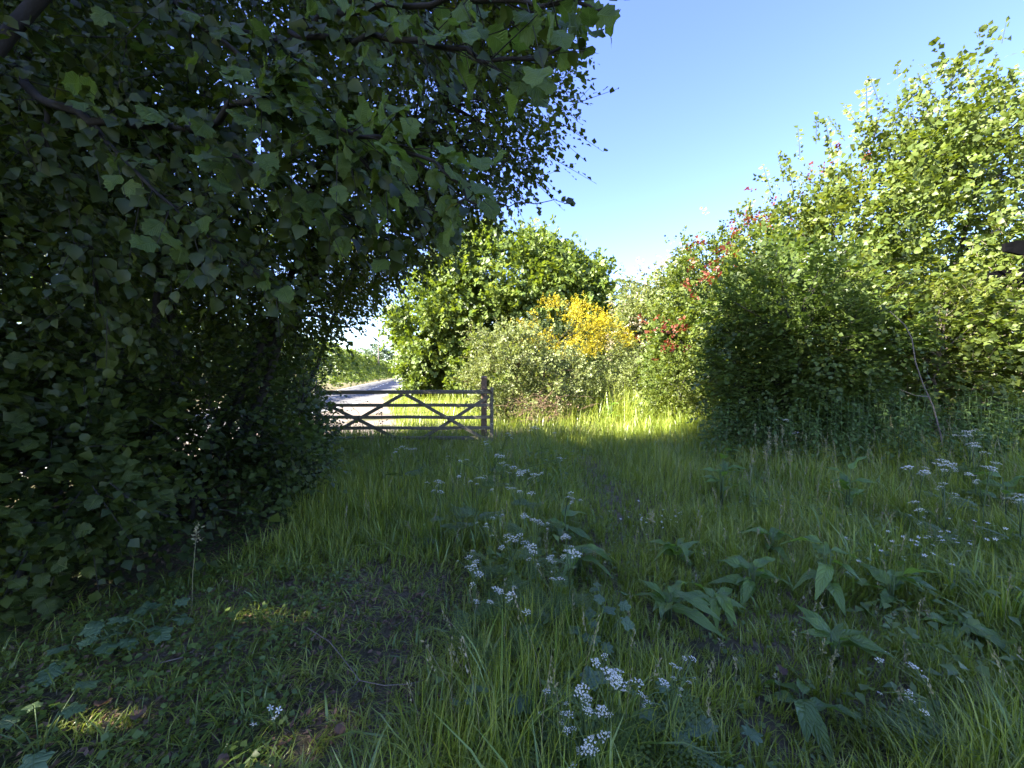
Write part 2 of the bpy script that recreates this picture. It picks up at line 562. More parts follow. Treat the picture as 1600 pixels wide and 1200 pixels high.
# ------------------------------------------------------------------ ground, road, markings
def build_ground():
    a = np.concatenate([-np.geomspace(1500, 34, 14), np.linspace(-30, -9, 22), np.arange(-8.5, 12.6, .25), np.linspace(13.5, 30, 18), np.geomspace(34, 1500, 14)])
    b = np.concatenate([-np.geomspace(1500, 14, 12), np.linspace(-12, -4, 9), np.arange(-3.5, 18.1, .25), np.linspace(19, 60, 42), np.geomspace(64, 1500, 16)])
    X, Y = np.meshgrid(a, b)
    V = np.stack([X, Y, ground_z(X, Y)], -1).reshape(-1, 3)
    nx, ny = len(a), len(b)
    i = np.arange((nx - 1) * (ny - 1))
    r, c = i // (nx - 1), i % (nx - 1)
    q = r * nx + c
    loops = np.stack([q, q + 1, q + nx + 1, q + nx], 1).ravel()
    me = mesh_np('ground', V, loops, np.full(len(i), 4), [M_SOIL], smooth_=True)
    props(link('ground', me), kind='structure')


build_ground()
# right-hand edge of the carriageway, running ahead and bending off to the left
ROAD = [(-7.2, -60), (-7.3, -15), (-7.5, 5), (-7.8, 15), (-8.6, 25), (-10.4, 35), (-13.0, 46), (-16.6, 60), (-25.4, 96), (-42, 160), (-73, 278), (-105, 400)]
ROADW = 6.2


def strip(name, off0, off1, z, mat, i0=0, i1=None, kind='structure', dash=None):
    pts = ROAD[i0:i1]
    P = []
    for a in range(len(pts) - 1):
        n = 14
        for t in range(n):
            u = t / n
            p0, p1, p2, p3 = [np.array(pts[min(max(a + k, 0), len(pts) - 1)], float) for k in (-1, 0, 1, 2)]
            P.append(.5 * ((2 * p1) + (p2 - p0) * u + (2 * p0 - 5 * p1 + 4 * p2 - p3) * u * u + (3 * p1 - p0 - 3 * p2 + p3) * u ** 3))
    P = np.array(P)
    T = nrm(np.gradient(P, axis=0))
    Nn = np.stack([-T[:, 1], T[:, 0]], 1)
    V, F = [], []
    for p, n in zip(P, Nn):
        V += [(*(p + n * off0), z), (*(p + n * off1), z)]
    for k in range(len(P) - 1):
        if dash and (k % dash[0]) >= dash[1]: continue
        F.append((2 * k, 2 * k + 1, 2 * k + 3, 2 * k + 2))
    o = link(name, mesh_from(name, V, F, mat))
    return props(o, kind=kind)


strip('road', 0, ROADW, .008, M_ROAD)
strip('edge_marking', .22, .36, .013, M_PAINT)
strip('edge_marking', ROADW - .36, ROADW - .22, .013, M_PAINT)
strip('centre_marking', ROADW / 2 - .06, ROADW / 2 + .06, .013, M_PAINT, dash=(4, 2))
# gravel apron between gate and road, ragged edge
ap = [(-7.6, 4.5), (-4.9, 7.8), (-4.4, 9.3), (-3.9, 9.9), (-3.2, 10.6), (-3.3, 12.2), (-4.2, 14), (-5.1, 16.2), (-6.2, 19), (-7.2, 22), (-8.6, 25.5), (-8.4, 20), (-7.8, 12)]
o = link('gravel_apron', mesh_from('gravel_apron', [(x + random.uniform(-.1, .1), y, .006) for x, y in ap], [tuple(range(len(ap)))], M_GRAVEL))
props(o, kind='structure')

# ------------------------------------------------------------------ leaf meshes shared by leaf parts
L_HAZEL = [leaf_mesh('hazel_leaf', tpl_outline(HAZEL, f, b, .09, .13, s), M_HAZELV) for f, b, s in ((.16, .16, 1), (.05, .28, 2), (.26, .10, 3), (.10, .22, 4))]
L_HEDGE = [leaf_mesh('hazel_leaf_shaded', tpl_outline(HAZEL, f, b, .09, .12, s), M_HAZELD) for f, b, s in ((.2, .2, 5), (.06, .34, 6), (.32, .12, 7))]
L_DARK = [leaf_mesh('shrub_leaf', tpl_outline(OVAL, f, b, .04, .05, s), M_DARKV) for f, b, s in ((.2, .15, 1), (.08, .25, 2), (.3, .1, 3))]
L_BUSH = [leaf_mesh('bush_leaf', tpl_outline(OVAL, f, b, .04, .05, s), M_BUSHV) for f, b, s in ((.2, .15, 1), (.08, .25, 2), (.3, .1, 3))]
L_BRIGHT = [leaf_mesh('bright_leaf', tpl_outline(HAZEL, f, b, .05, .06, s), M_BRIGHTV) for f, b, s in ((.2, .15, 1), (.08, .25, 2), (.3, .1, 3))]
L_DOCK = [leaf_mesh('dock_leaf', tpl_outline(LANCE, f, b, w, 0, s), M_DOCK) for f, b, w, s in ((.25, .55, .14, 1), (.4, .32, .22, 2), (.2, .85, .18, 3), (.5, .65, .2, 4))]
K2, K4, K8 = tpl_kite(), tpl_four(), tpl_eight()
KN = tpl_kite(.2, .45, .05)


def up_out(O, k=0.6, j=.25):
    return nrm(np.array([0, 0, 1.0]) + O * k + rng.normal(0, j, O.shape))


def plant(name, label, cat, base, blobs, per, leaf, n, tl, tpl, mat, group=None, stems=((0, 0, .06),), meshes=None, most=0, min_px=10,
          up=.35, spread=.30, shell=(.55, .98), droop=.25, kup=.6, twig_frac=.5, twig_r=.004, bark=None, limb_r=.02, limb_share=.5, stem_name='stem',
          extra=None, jit=.35, clip=None, spread_a=58, limb_parts=False):
    """a tree or shrub: tapered stems, limbs to the clumps, twigs, leaves"""
    bark = bark or M_BARK
    base = Vector(base)
    base.z = float(ground_z(base.x, base.y)) - .03
    root = thing(name, base, label, cat, group)
    P, D, O, sub = clumps(blobs, int(per * DENS), spread, up, shell)
    if clip is not None:
        k = clip(P)
        P, D, O = P[k], D[k], O[k]
    if extra is not None:
        P2, D2, U2, L2, n2 = extra
    L = tl * rng.uniform(.6, 1.3, len(P))
    fr = sprays(P, D, up_out(O, kup), L, n, leaf, droop=droop, jit=jit, spread=spread_a)
    if extra is not None:
        fr = Frames.join([fr, sprays(P2, D2, U2, L2, n2, leaf, droop=droop, jit=jit)])
    if base.x < 0: fr = fr.sub(gaps(fr))
    fr = fr.sub(fr.P[:, 2] > ground_z(fr.P[:, 0], fr.P[:, 1]) + .01)
    # stems rise towards the blobs
    tops = [Vector(b[0]) for b in blobs]
    tip = []
    for i, (dx, dy, r) in enumerate(stems):
        w = Wood()
        a = base + Vector((dx, dy, -.05))
        t = tops[i % len(tops)] + Vector((random.uniform(-.3, .3), random.uniform(-.3, .3), 0))
        pts = w.bend(a, t, r, r * .35, lift=.12, n=8, segs=7, wig=.03)
        tip += pts[2:]
        w.build(stem_name, bark, root, base)
    w = Wood()
    for s in sub:
        if random.random() > limb_share: continue
        s = Vector(s)
        j = min(tip, key=lambda q: (q - s).length + abs(q.z - s.z + .3) * .5)
        wl = Wood() if limb_parts else w
        wl.bend(j, s, limb_r, limb_r * .3, lift=random.uniform(.05, .2), n=5, segs=4)
        if limb_parts: wl.build('limb', bark, root, base)
    k = rng.uniform(size=len(P)) < twig_frac
    w.twigs(P[k], D[k], L[k], twig_r)
    if extra is not None: w.twigs(P2, D2, L2, twig_r * 1.6)
    w.build('twig_mass', bark, root, base)['kind'] = 'stuff'
    if meshes and most:
        place_leaves(fr, root, base, meshes, tpl, mat, most=most, min_px=min_px)
    else:
        bulk('foliage', fr, tpl, mat, root, base)
    return root, fr


# ------------------------------------------------------------------ far setting
def far_hedge():
    # along the far side of the road, 4 m tall, clipped flat on its road face
    root = thing('roadside_hedge', (-20.5, 40, 0), 'tall dense green hedge along the far side of the road beyond the gate', 'hedge')
    pts = [(-14.2, 4), (-14.4, 15), (-15.3, 25), (-17.1, 35), (-19.7, 46), (-23.2, 60), (-31.9, 96), (-48.4, 160)]
    P, O = [], []
    for a in range(len(pts) - 1):
        p, q = np.array(pts[a]), np.array(pts[a + 1])
        n = int(np.linalg.norm(q - p) * 85)
        t = rng.uniform(size=(n, 1))
        xy = p + (q - p) * t
        nn = np.array([(q - p)[1], -(q - p)[0]]); nn /= np.linalg.norm(nn)
        face = rng.uniform(size=n)
        h = 4.3 + .35 * np.sin(xy[:, 1] * .5) + rng.normal(0, .15, n)
        z = np.where(face < .6, rng.uniform(0.1, 1, n) ** .8 * h, np.where(face < .82, h - rng.uniform(0, .5, n), rng.uniform(.1, 1, n) * h))
        off = np.where(face < .6, .1 * rng.normal(size=n) - 1.7 * (z / h) + 1.3 + .18 * np.sin(xy[:, 1] * 1.7), rng.uniform(-1.8, -.3, n))
        pos = np.concatenate([xy + nn * (off)[:, None], z[:, None]], 1)
        out = np.where((face < .6)[:, None], np.array([nn[0], nn[1], .35]), np.array([0, 0, 1.0]))
        P.append(pos); O.append(out)
    P, O = np.concatenate(P), nrm(np.concatenate(O))
    D = nrm(O + rng.normal(0, .6, O.shape))
    fr = sprays(P, D, up_out(O, .8, .4), .34, 6, .255, jit=.5)
    bulk('foliage', fr, K2, M_FAR, root, root.location)
    for x, y in [(p[0] - .8, p[1]) for p in pts[:-1]]:
        w = Wood()
        w.bend((x, y, 0), (x + .2, y + .4, 3), .09, .03, n=5)
        w.build('stem', M_BARK, root, root.location)


far_hedge()
plant('field_hedge', 'dark green hedge closing the far side of the verge behind the shrubs', 'hedge', (12, 44, 0),
      [((x, 44 + 1.5 * math.sin(x), 1.6), (3.4, 1.4, 2.0), 26) for x in range(-8, 66, 4)], 8, .28, 6, .5, K2, M_FAR, stems=tuple((x, 0, .08) for x in range(-18, 50, 8)), twig_frac=0, limb_share=.2)
FT = [(-52, 150, 5.5, 13, 'pale rounded far tree left of the first utility pole'), (-41, 152, 6.5, 15.5, 'pale broad far tree directly behind the first utility pole'),
      (-33, 160, 5.5, 14, 'pale far tree between the two utility poles'), (-66, 170, 8, 13, 'hazy low far tree at the left end of the distant row'),
      (-43, 105, 2.5, 5.5, 'small lit tree at the bend of the far road'), (-26, 98, 4.5, 6.5, 'small green tree on the inside of the road bend')]
for x, y, r, h, lab in FT:
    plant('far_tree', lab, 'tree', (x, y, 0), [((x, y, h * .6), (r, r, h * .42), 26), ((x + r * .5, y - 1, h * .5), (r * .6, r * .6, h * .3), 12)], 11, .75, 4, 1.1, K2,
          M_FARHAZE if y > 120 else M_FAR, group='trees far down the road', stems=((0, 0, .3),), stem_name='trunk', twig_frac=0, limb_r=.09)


def utility_pole(x, y, h, lab):
    root = thing('utility_pole', (x, y, 0), lab, 'utility pole', 'utility poles beyond the hedge')
    w = Wood(); w.tube([(0, 0, -.3), (0, 0, h * .5), (0, 0, h)], [.17, .15, .12], 10); w.build('pole', M_POLE, root)
    w = Wood(); w.tube([(-.7, .16, h - .5), (.7, .16, h - .5)], [.06, .06], 4); w.build('crossarm', M_POLE, root)
    for dx in (-.6, 0.25, .6):
        w = Wood(); w.tube([(dx, .16, h - .44), (dx, .16, h - .3), (dx, .16, h - .22)], [.04, .06, .03], 6); w.build('insulator', M_IRON, root)


utility_pole(-27.6, 80, 9.7, 'nearer and taller wooden utility pole above the roadside hedge')
utility_pole(-39.5, 130, 9.9, 'smaller distant wooden utility pole right of the nearer one')

# big round tree beyond the gate
plant('maple_tree', 'large dense rounded tree filling the middle beyond the gate', 'tree', (-.6, 27.5, 0),
      [((-.4, 27, 6.2), (6.6, 5, 4.9), 120), ((-4.2, 26, 4.6), (3.6, 3.4, 3.8), 60), ((3.4, 26.6, 5.0), (4.0, 3.6, 4.4), 60), ((-4.6, 25, 2.0), (2.6, 2.2, 1.9), 26), ((-1.2, 24.4, 2.2), (2.8, 2, 2.2), 26), ((-.3, 27, 9.0), (4.6, 3.6, 2.3), 40), ((.2, 25.4, 3.8), (3.6, 2.6, 2.8), 40)],
      36, .215, 7, .5, tpl_kite(.58, .5), M_FAR, stems=((0, 0, .3), (.3, .2, .2), (-.3, .1, .2)), stem_name='trunk', twig_frac=0, limb_r=.06, spread=.2, shell=(.76, .99), up=.2, kup=2.2)
plant('ash_tree', 'green tree showing between the big round tree and the blossoming shrub', 'tree', (8.4, 30, 0),
      [((8.2, 30, 3.9), (2.6, 2.4, 3.2), 50), ((6.4, 29, 3.0), (1.8, 1.8, 2.6), 26)], 24, .16, 6, .5, K2, M_FAR, stems=((0, 0, .2),), stem_name='trunk', twig_frac=0, limb_r=.05, spread=.25, kup=1.6)
plant('field_maple', 'low tree behind the right shrubs at the skyline gap', 'tree', (12.5, 24, 0),
      [((12.5, 24, 4), (4, 3, 4), 60)], 26, .16, 6, .5, K2, M_FAR, stems=((0, 0, .2),), stem_name='trunk', twig_frac=0, limb_r=.05, spread=.25, kup=1.6)

# broom, with its yellow flowers as a part
br, frb = plant('broom_bush', 'broom bush covered in bright yellow flowers behind the pale shrub', 'bush', (2.2, 14.6, 0),
                [((1.9, 14.4, 2.7), (1.6, 1.1, 1.3), 34), ((3.3, 14.6, 2.2), (1.2, 1, 1.1), 20), ((2.3, 14.5, 1.4), (1.8, 1.1, 1.3), 26)], 22, .06, 8, .35, KN, M_BROOM,
                stems=((0, 0, .04), (.2, .1, .03), (-.2, 0, .03)), twig_frac=.3, up=.7, spread=.28)
Pf, Df, Of, _ = clumps([((1.95, 14.1, 3.15), (1.6, 1.0, 1.05), 90), ((3.3, 14.4, 2.7), (1.1, .9, .85), 40)], 21, .2, .5, (.8, 1.0))
kf = (Pf[:, 2] > 2.35 + .35 * wob(Pf[:, 0] * 2, Pf[:, 2] * 2)) & (wob(Pf[:, 0] * 3, Pf[:, 2] * 3, 1, 5) > -.45)
Pf, Df, Of = Pf[kf], Df[kf], Of[kf]
bulk('blossom', sprays(Pf, Df, up_out(Of, .8, .6), .22, 7, .042, jit=.8), tpl_kite(.45, .5, .2), M_YELLOW, br, br.location)

# pale shrub at the gate post, brushwood at its foot
plant('elm_shrub', 'pale green bushy shrub right behind the gate post', 'shrub', (.4, 12.4, 0),
      [((.15, 12.2, 1.75), (1.6, 1.0, 1.3), 56), ((1.3, 12.2, 1.5), (1.1, .9, 1.2), 26), ((-.75, 12.0, 1.15), (.75, .7, 1.0), 16)], 24, .075, 7, .32, K2, M_ELM,
      stems=((0, 0, .04), (.4, 0, .03), (-.3, .1, .03)), twig_frac=.35, bark=M_BERRYTW, up=.55, spread=.26, shell=(.6, 1), kup=1.4)
root = thing('brushwood', (.8, 11.4, 0), 'tangle of bare brown twigs at the foot of the pale shrub', 'brushwood')
w = Wood()
for i in range(190):
    a = Vector((random.gauss(.75, .62), random.gauss(11.35, .22), random.uniform(.05, .95)))
    d = Vector((random.gauss(0, 1), random.gauss(-.3, .5), random.gauss(.1, .6))).normalized() * random.uniform(.25, .7)
    w.tube([a - root.location, a + d * .5 + Vector((0, 0, .05)) - root.location, a + d - root.location], [.006, .005, .002], 3)
o = w.build('twig_mass', M_BERRYTW, root); o['kind'] = 'stuff'
Pd, Dd, Od, _ = clumps([((.9, 11.3, .5), (.8, .4, .4), 24)], 5, .3, .2, (.2, 1))
bulk('dead_leaf_mass', sprays(Pd, Dd, up_out(Od, .8, .6), .2, 4, .05, jit=.8), K2, M_BROWNL, root, root.location)

# ------------------------------------------------------------------ right-hand shrubs
plant('hawthorn', 'shrub powdered with cream blossom at the back of the right bank', 'shrub', (7.0, 17, 0),
      [((7.0, 16.8, 3.5), (2.4, 1.7, 3.2), 90), ((5.6, 16.2, 2.4), (1.5, 1.3, 2.2), 50)], 36, .115, 6, .4, K2, M_ELM, stems=((0, 0, .1), (.2, .1, .07)), twig_frac=.1, spread=.22, kup=1.4)
hw = bpy.data.objects['hawthorn']
Pf, Df, Of, _ = clumps([((7.0, 16.8, 3.5), (2.45, 1.75, 3.25), 70), ((5.6, 16.1, 2.4), (1.55, 1.3, 2.0), 30)], 9, .16, .4, (.85, 1.0))
kf = Pf[:, 2] > 1.9
bulk('blossom', sprays(Pf[kf], Df[kf], up_out(Of[kf], .8, .6), .3, 8, .075, jit=.8), tpl_kite(.5, .5, .2), M_BLOSSOM, hw, hw.location)

plant('dogwood', 'tall light green shrub with red tipped shoots on the right bank', 'shrub', (6.4, 11.2, 0),
      [((6.1, 11.0, 3.0), (1.9, 1.3, 2.7), 100), ((7.7, 10.8, 3.5), (1.6, 1.3, 2.6), 46), ((5.0, 10.8, 1.8), (1.2, 1.0, 1.7), 34)], 32, .095, 7, .36, K2, M_BRIGHT,
      stems=((0, 0, .07), (.3, .1, .06), (-.3, 0, .05)), twig_frac=.12, spread=.22, up=.45, kup=1.3)
dw = bpy.data.objects['dogwood']
Pr = np.array([list(at(u, v, d)) for u, v, d in [(1195, 345, 10.6), (1175, 350, 10.4), (1205, 350, 10.5), (1250, 325, 10.4), (1285, 278, 10.3), (1295, 275, 10.3), (1100, 395, 10.4), (1140, 415, 10.0), (1105, 430, 10.0), (1090, 440, 10.0), (1030, 525, 10.0), (1045, 530, 9.9), (1060, 520, 10.0), (1035, 540, 9.8), (1085, 455, 10.0), (1160, 375, 10.3)]])
Pr = np.repeat(Pr * [.96, .95, .96] + [0, 0, .07], 6, 0) + rng.normal(0, .26, (len(Pr) * 6, 3))
Dr = nrm(rng.normal(0, .5, Pr.shape) + [-.2, -.4, .8])
bulk('red_shoot', sprays(Pr, Dr, up_out(Dr, .5, .4), .28, 7, .085, jit=.6), K2, M_RED, dw, dw.location)

plant('tall_hazel', 'tall sunlit hazel with upright shoots against the sky at the right edge', 'tree', (9.2, 9.2, 0),
      [((8.8, 8.9, 4.4), (2.2, 1.7, 3.2), 74), ((11.2, 8.9, 4.7), (2.2, 1.8, 3.5), 70), ((7.0, 9.0, 3.7), (1.4, 1.2, 2.4), 40), ((10, 8.6, 6.4), (1.9, 1.4, 1.6), 30)], 24, .105, 7, .42, K4, M_BRIGHT,
      stems=((0, 0, .09), (.5, .2, .08), (-.5, .1, .07), (.2, -.3, .07)), twig_frac=.15, spread=.22, up=.5, kup=1.3,
      meshes=L_BRIGHT, most=300, min_px=8.5,
      extra=(lambda P: (P, nrm(np.array([[-.25, 0, 1.0]]) + rng.normal(0, .16, P.shape)), nrm(rng.normal(0, .3, P.shape) + [-.5, -.6, .4]), np.full(len(P), .85), 15))(
          np.array([list(at(u, v, d)) for u, v, d in [(1275, 225, 8.6), (1300, 235, 8.8), (1250, 245, 8.7), (1355, 180, 8.6), (1375, 165, 8.8), (1345, 200, 8.5), (1365, 215, 8.6), (1440, 165, 8.6), (1455, 180, 8.5), (1500, 155, 8.6), (1520, 140, 8.7), (1535, 150, 8.5), (1480, 165, 8.6), (1570, 150, 8.6), (1585, 160, 8.5), (1420, 195, 8.4), (1225, 285, 8.8), (1205, 300, 8.9), (1240, 300, 8.7), (1400, 205, 8.7), (1320, 220, 8.6)]])))

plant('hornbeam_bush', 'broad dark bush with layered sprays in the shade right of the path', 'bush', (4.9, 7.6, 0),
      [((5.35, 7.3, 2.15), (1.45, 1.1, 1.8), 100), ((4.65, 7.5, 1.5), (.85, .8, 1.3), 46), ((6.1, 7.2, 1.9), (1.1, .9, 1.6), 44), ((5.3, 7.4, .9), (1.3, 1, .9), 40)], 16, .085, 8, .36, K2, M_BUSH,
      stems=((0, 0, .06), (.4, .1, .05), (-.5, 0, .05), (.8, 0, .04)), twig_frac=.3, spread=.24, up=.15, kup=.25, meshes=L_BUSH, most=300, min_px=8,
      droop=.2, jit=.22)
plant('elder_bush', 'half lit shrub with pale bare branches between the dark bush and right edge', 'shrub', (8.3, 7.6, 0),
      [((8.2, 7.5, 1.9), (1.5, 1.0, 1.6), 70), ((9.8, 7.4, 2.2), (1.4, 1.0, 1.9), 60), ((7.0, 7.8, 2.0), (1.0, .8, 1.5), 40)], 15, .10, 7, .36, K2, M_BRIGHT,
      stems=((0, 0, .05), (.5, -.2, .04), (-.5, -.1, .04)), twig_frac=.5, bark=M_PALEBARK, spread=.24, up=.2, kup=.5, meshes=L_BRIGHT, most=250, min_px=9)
plant('field_rose', 'low lit shrub at the left foot of the red tipped shrub', 'shrub', (4.3, 10.2, 0),
      [((4.5, 10.1, 1.1), (1.1, .8, 1.15), 50), ((4.75, 9.2, .7), (.5, .6, .7), 20)], 20, .065, 7, .28, K2, M_BRIGHT, stems=((0, 0, .03), (.2, 0, .02)), twig_frac=.15, spread=.25, up=.4, kup=1.4)
plant('bramble_bank', 'mound of pale leafy brambles beside the sunlit grass path', 'shrub', (4.6, 13.6, 0),
      [((4.5, 13.4, 1.0), (1.5, 1.2, 1.1), 50), ((3.5, 14.6, .9), (1.1, 1, 1.0), 30), ((5.6, 12.4, 1.2), (1.2, 1, 1.3), 34)], 20, .075, 7, .3, K2, M_ELM, stems=((0, 0, .03), (.3, 0, .02)), twig_frac=.15, spread=.25, up=.5, kup=1.4)
plant('hedge_tree', 'leafy tree behind the tall hazel at the right', 'tree', (13.5, 12.5, 0),
      [((13, 12.4, 3.4), (3.2, 2, 3.2), 60), ((9.4, 12.6, 2.6), (2.4, 1.6, 2.5), 40)], 22, .12, 6, .45, K2, M_FAR, stems=((0, 0, .12),), stem_name='trunk', twig_frac=.1, spread=.25)

# arching bare stem and black sheets among the right-hand leaves
root = thing('bare_stem', on_ground(1475, 740, 0), 'pale bare stem arching up out of the nettles at right', 'stem')
w = Wood()
sp = [at(1478, 735, 5.2), at(1470, 680, 5.5), at(1458, 635, 5.7), at(1442, 600, 5.7), at(1430, 565, 5.7), at(1425, 530, 5.7), at(1414, 508, 5.75), at(1390, 486, 5.9)]
w.tube([p - root.location for p in sp], [.009, .009, .009, .008, .008, .007, .006, .004], 7)
w.build('cane', M_PALEBARK, root)
w = Wood()
w.tube([p - root.location for p in (at(1452, 620, 5.7), at(1430, 618, 5.6), at(1405, 608, 5.6))], [.008, .006, .003], 5)
w.build('side_shoot', M_PALEBARK, root)
for (u0, v0, u1, v1, lab) in ((1572, 374, 1650, 398, 'upper and smaller dark sheet poking out between leaves at right edge'), (1547, 420, 1650, 446, 'lower and longer dark sheet lying among the leaves at right edge')):
    d = 7.0
    c = at((u0 + u1) / 2, (v0 + v1) / 2, d)
    hw_, hh = (u1 - u0) / FPX * d / 2, (v1 - v0) / FPX * d / 2
    V, F = [], []
    nx, nz = 7, 3
    for t in (0, 1):
        for i in range(nx):
            for j in range(nz):
                fx = i / (nx - 1)
                taper = .55 + .45 * min(1, fx * 2.5)
                V.append(((fx - .5) * 2 * hw_, t * .05 + .012 * math.sin(i * 1.3 + j), (j / (nz - 1) - .5) * 2 * hh * taper + .008 * math.sin(i * 2.1)))
    for t in (0, 1):
        for i in range(nx - 1):
            for j in range(nz - 1):
                q = t * nx * nz + i * nz + j
                F.append((q, q + nz, q + nz + 1, q + 1) if t == 0 else (q, q + 1, q + nz + 1, q + nz))
    B = nx * nz
    for i in range(nx - 1):
        F.append((i * nz, B + i * nz, B + (i + 1) * nz, (i + 1) * nz))
        F.append((i * nz + nz - 1, (i + 1) * nz + nz - 1, B + (i + 1) * nz + nz - 1, B + i * nz + nz - 1))
    for j in range(nz - 1):
        F.append((j, j + 1, B + j + 1, B + j))
    o = link('dark_sheet', mesh_from('dark_sheet', V, F, M_BLACK))
    o.location = c
    props(o, lab, 'sheet', 'dark sheets at the right edge')

# ------------------------------------------------------------------ left-hand trees
plant('shade_oak', 'tall unseen oak added across the road to shade the clearing', 'tree', (-15.6, -8.5, 0),
      [((-15.4, -9.0, 13.5), (4.6, 4.6, 8.0), 180), ((-15.4, -14.5, 11.5), (4.4, 4, 7), 110)], 18, .34, 6, .7, K2, M_FAR, stems=((0, 0, .35), (0, -5, .3)), stem_name='trunk', twig_frac=0, limb_r=.07, spread=.22, shell=(.3, 1))  # out of view, added and sized to cast the foreground shade
plant('shade_lime', 'tall unseen lime added across the road to shade the dark bush', 'tree', (-15.8, -4.1, 0),
      [((-15.6, -4.2, 12.5), (4.0, 3.8, 8.6), 220)], 18, .32, 6, .7, K2, M_FAR, stems=((0, 0, .3),), stem_name='trunk', twig_frac=0, limb_r=.07, spread=.22, shell=(.3, 1))  # out of view too; crown shaped so its shadow covers the dark bush
plant('sycamore_tree', 'dark tree behind the hazels at the upper left', 'tree', (-6.8, 3.4, 0),
      [((-6.8, 3.2, 5.2), (1.7, 2.4, 2.9), 110), ((-7.0, 1.0, 5.0), (1.4, 1.6, 2.4), 50), ((-5.6, 3.4, 5.6), (1.4, 1.5, 2.2), 70)], 20, .11, 7, .5, K2, M_HAZEL, stems=((0, 0, .13), (.3, .2, .10)), stem_name='trunk', twig_frac=.1, limb_r=.04, spread=.22, shell=(.3, 1))
plant('hedge_elm', 'dense dark hedge tree on the road side of the left hazels', 'tree', (-6.0, 5.4, 0),
      [((-6.0, 5.2, 3.6), (1.3, 1.7, 3.4), 80), ((-5.9, 2.8, 2.4), (1.0, 1.6, 2.3), 50), ((-5.9, .6, 2.6), (1.2, 1.6, 2.6), 40), ((-5.6, 3.2, 1.2), (.7, 2.2, 1.2), 60), ((-5.9, 6.2, 1.4), (.6, 1.8, 1.4), 50), ((-6.4, 7.6, 3.2), (.9, 1.0, 1.7), 36), ((-6.5, 4.0, 3.0), (.8, 1.8, 2.2), 60), ((-6.9, 6.6, 3.0), (.8, 1.4, 2.2), 40)], 22, .10, 6, .4, K2, M_DARKL, stems=((0, 0, .09), (.2, -.5, .08), (0, -2.5, .08)), stem_name='trunk', twig_frac=.2, spread=.24, shell=(.3, 1))


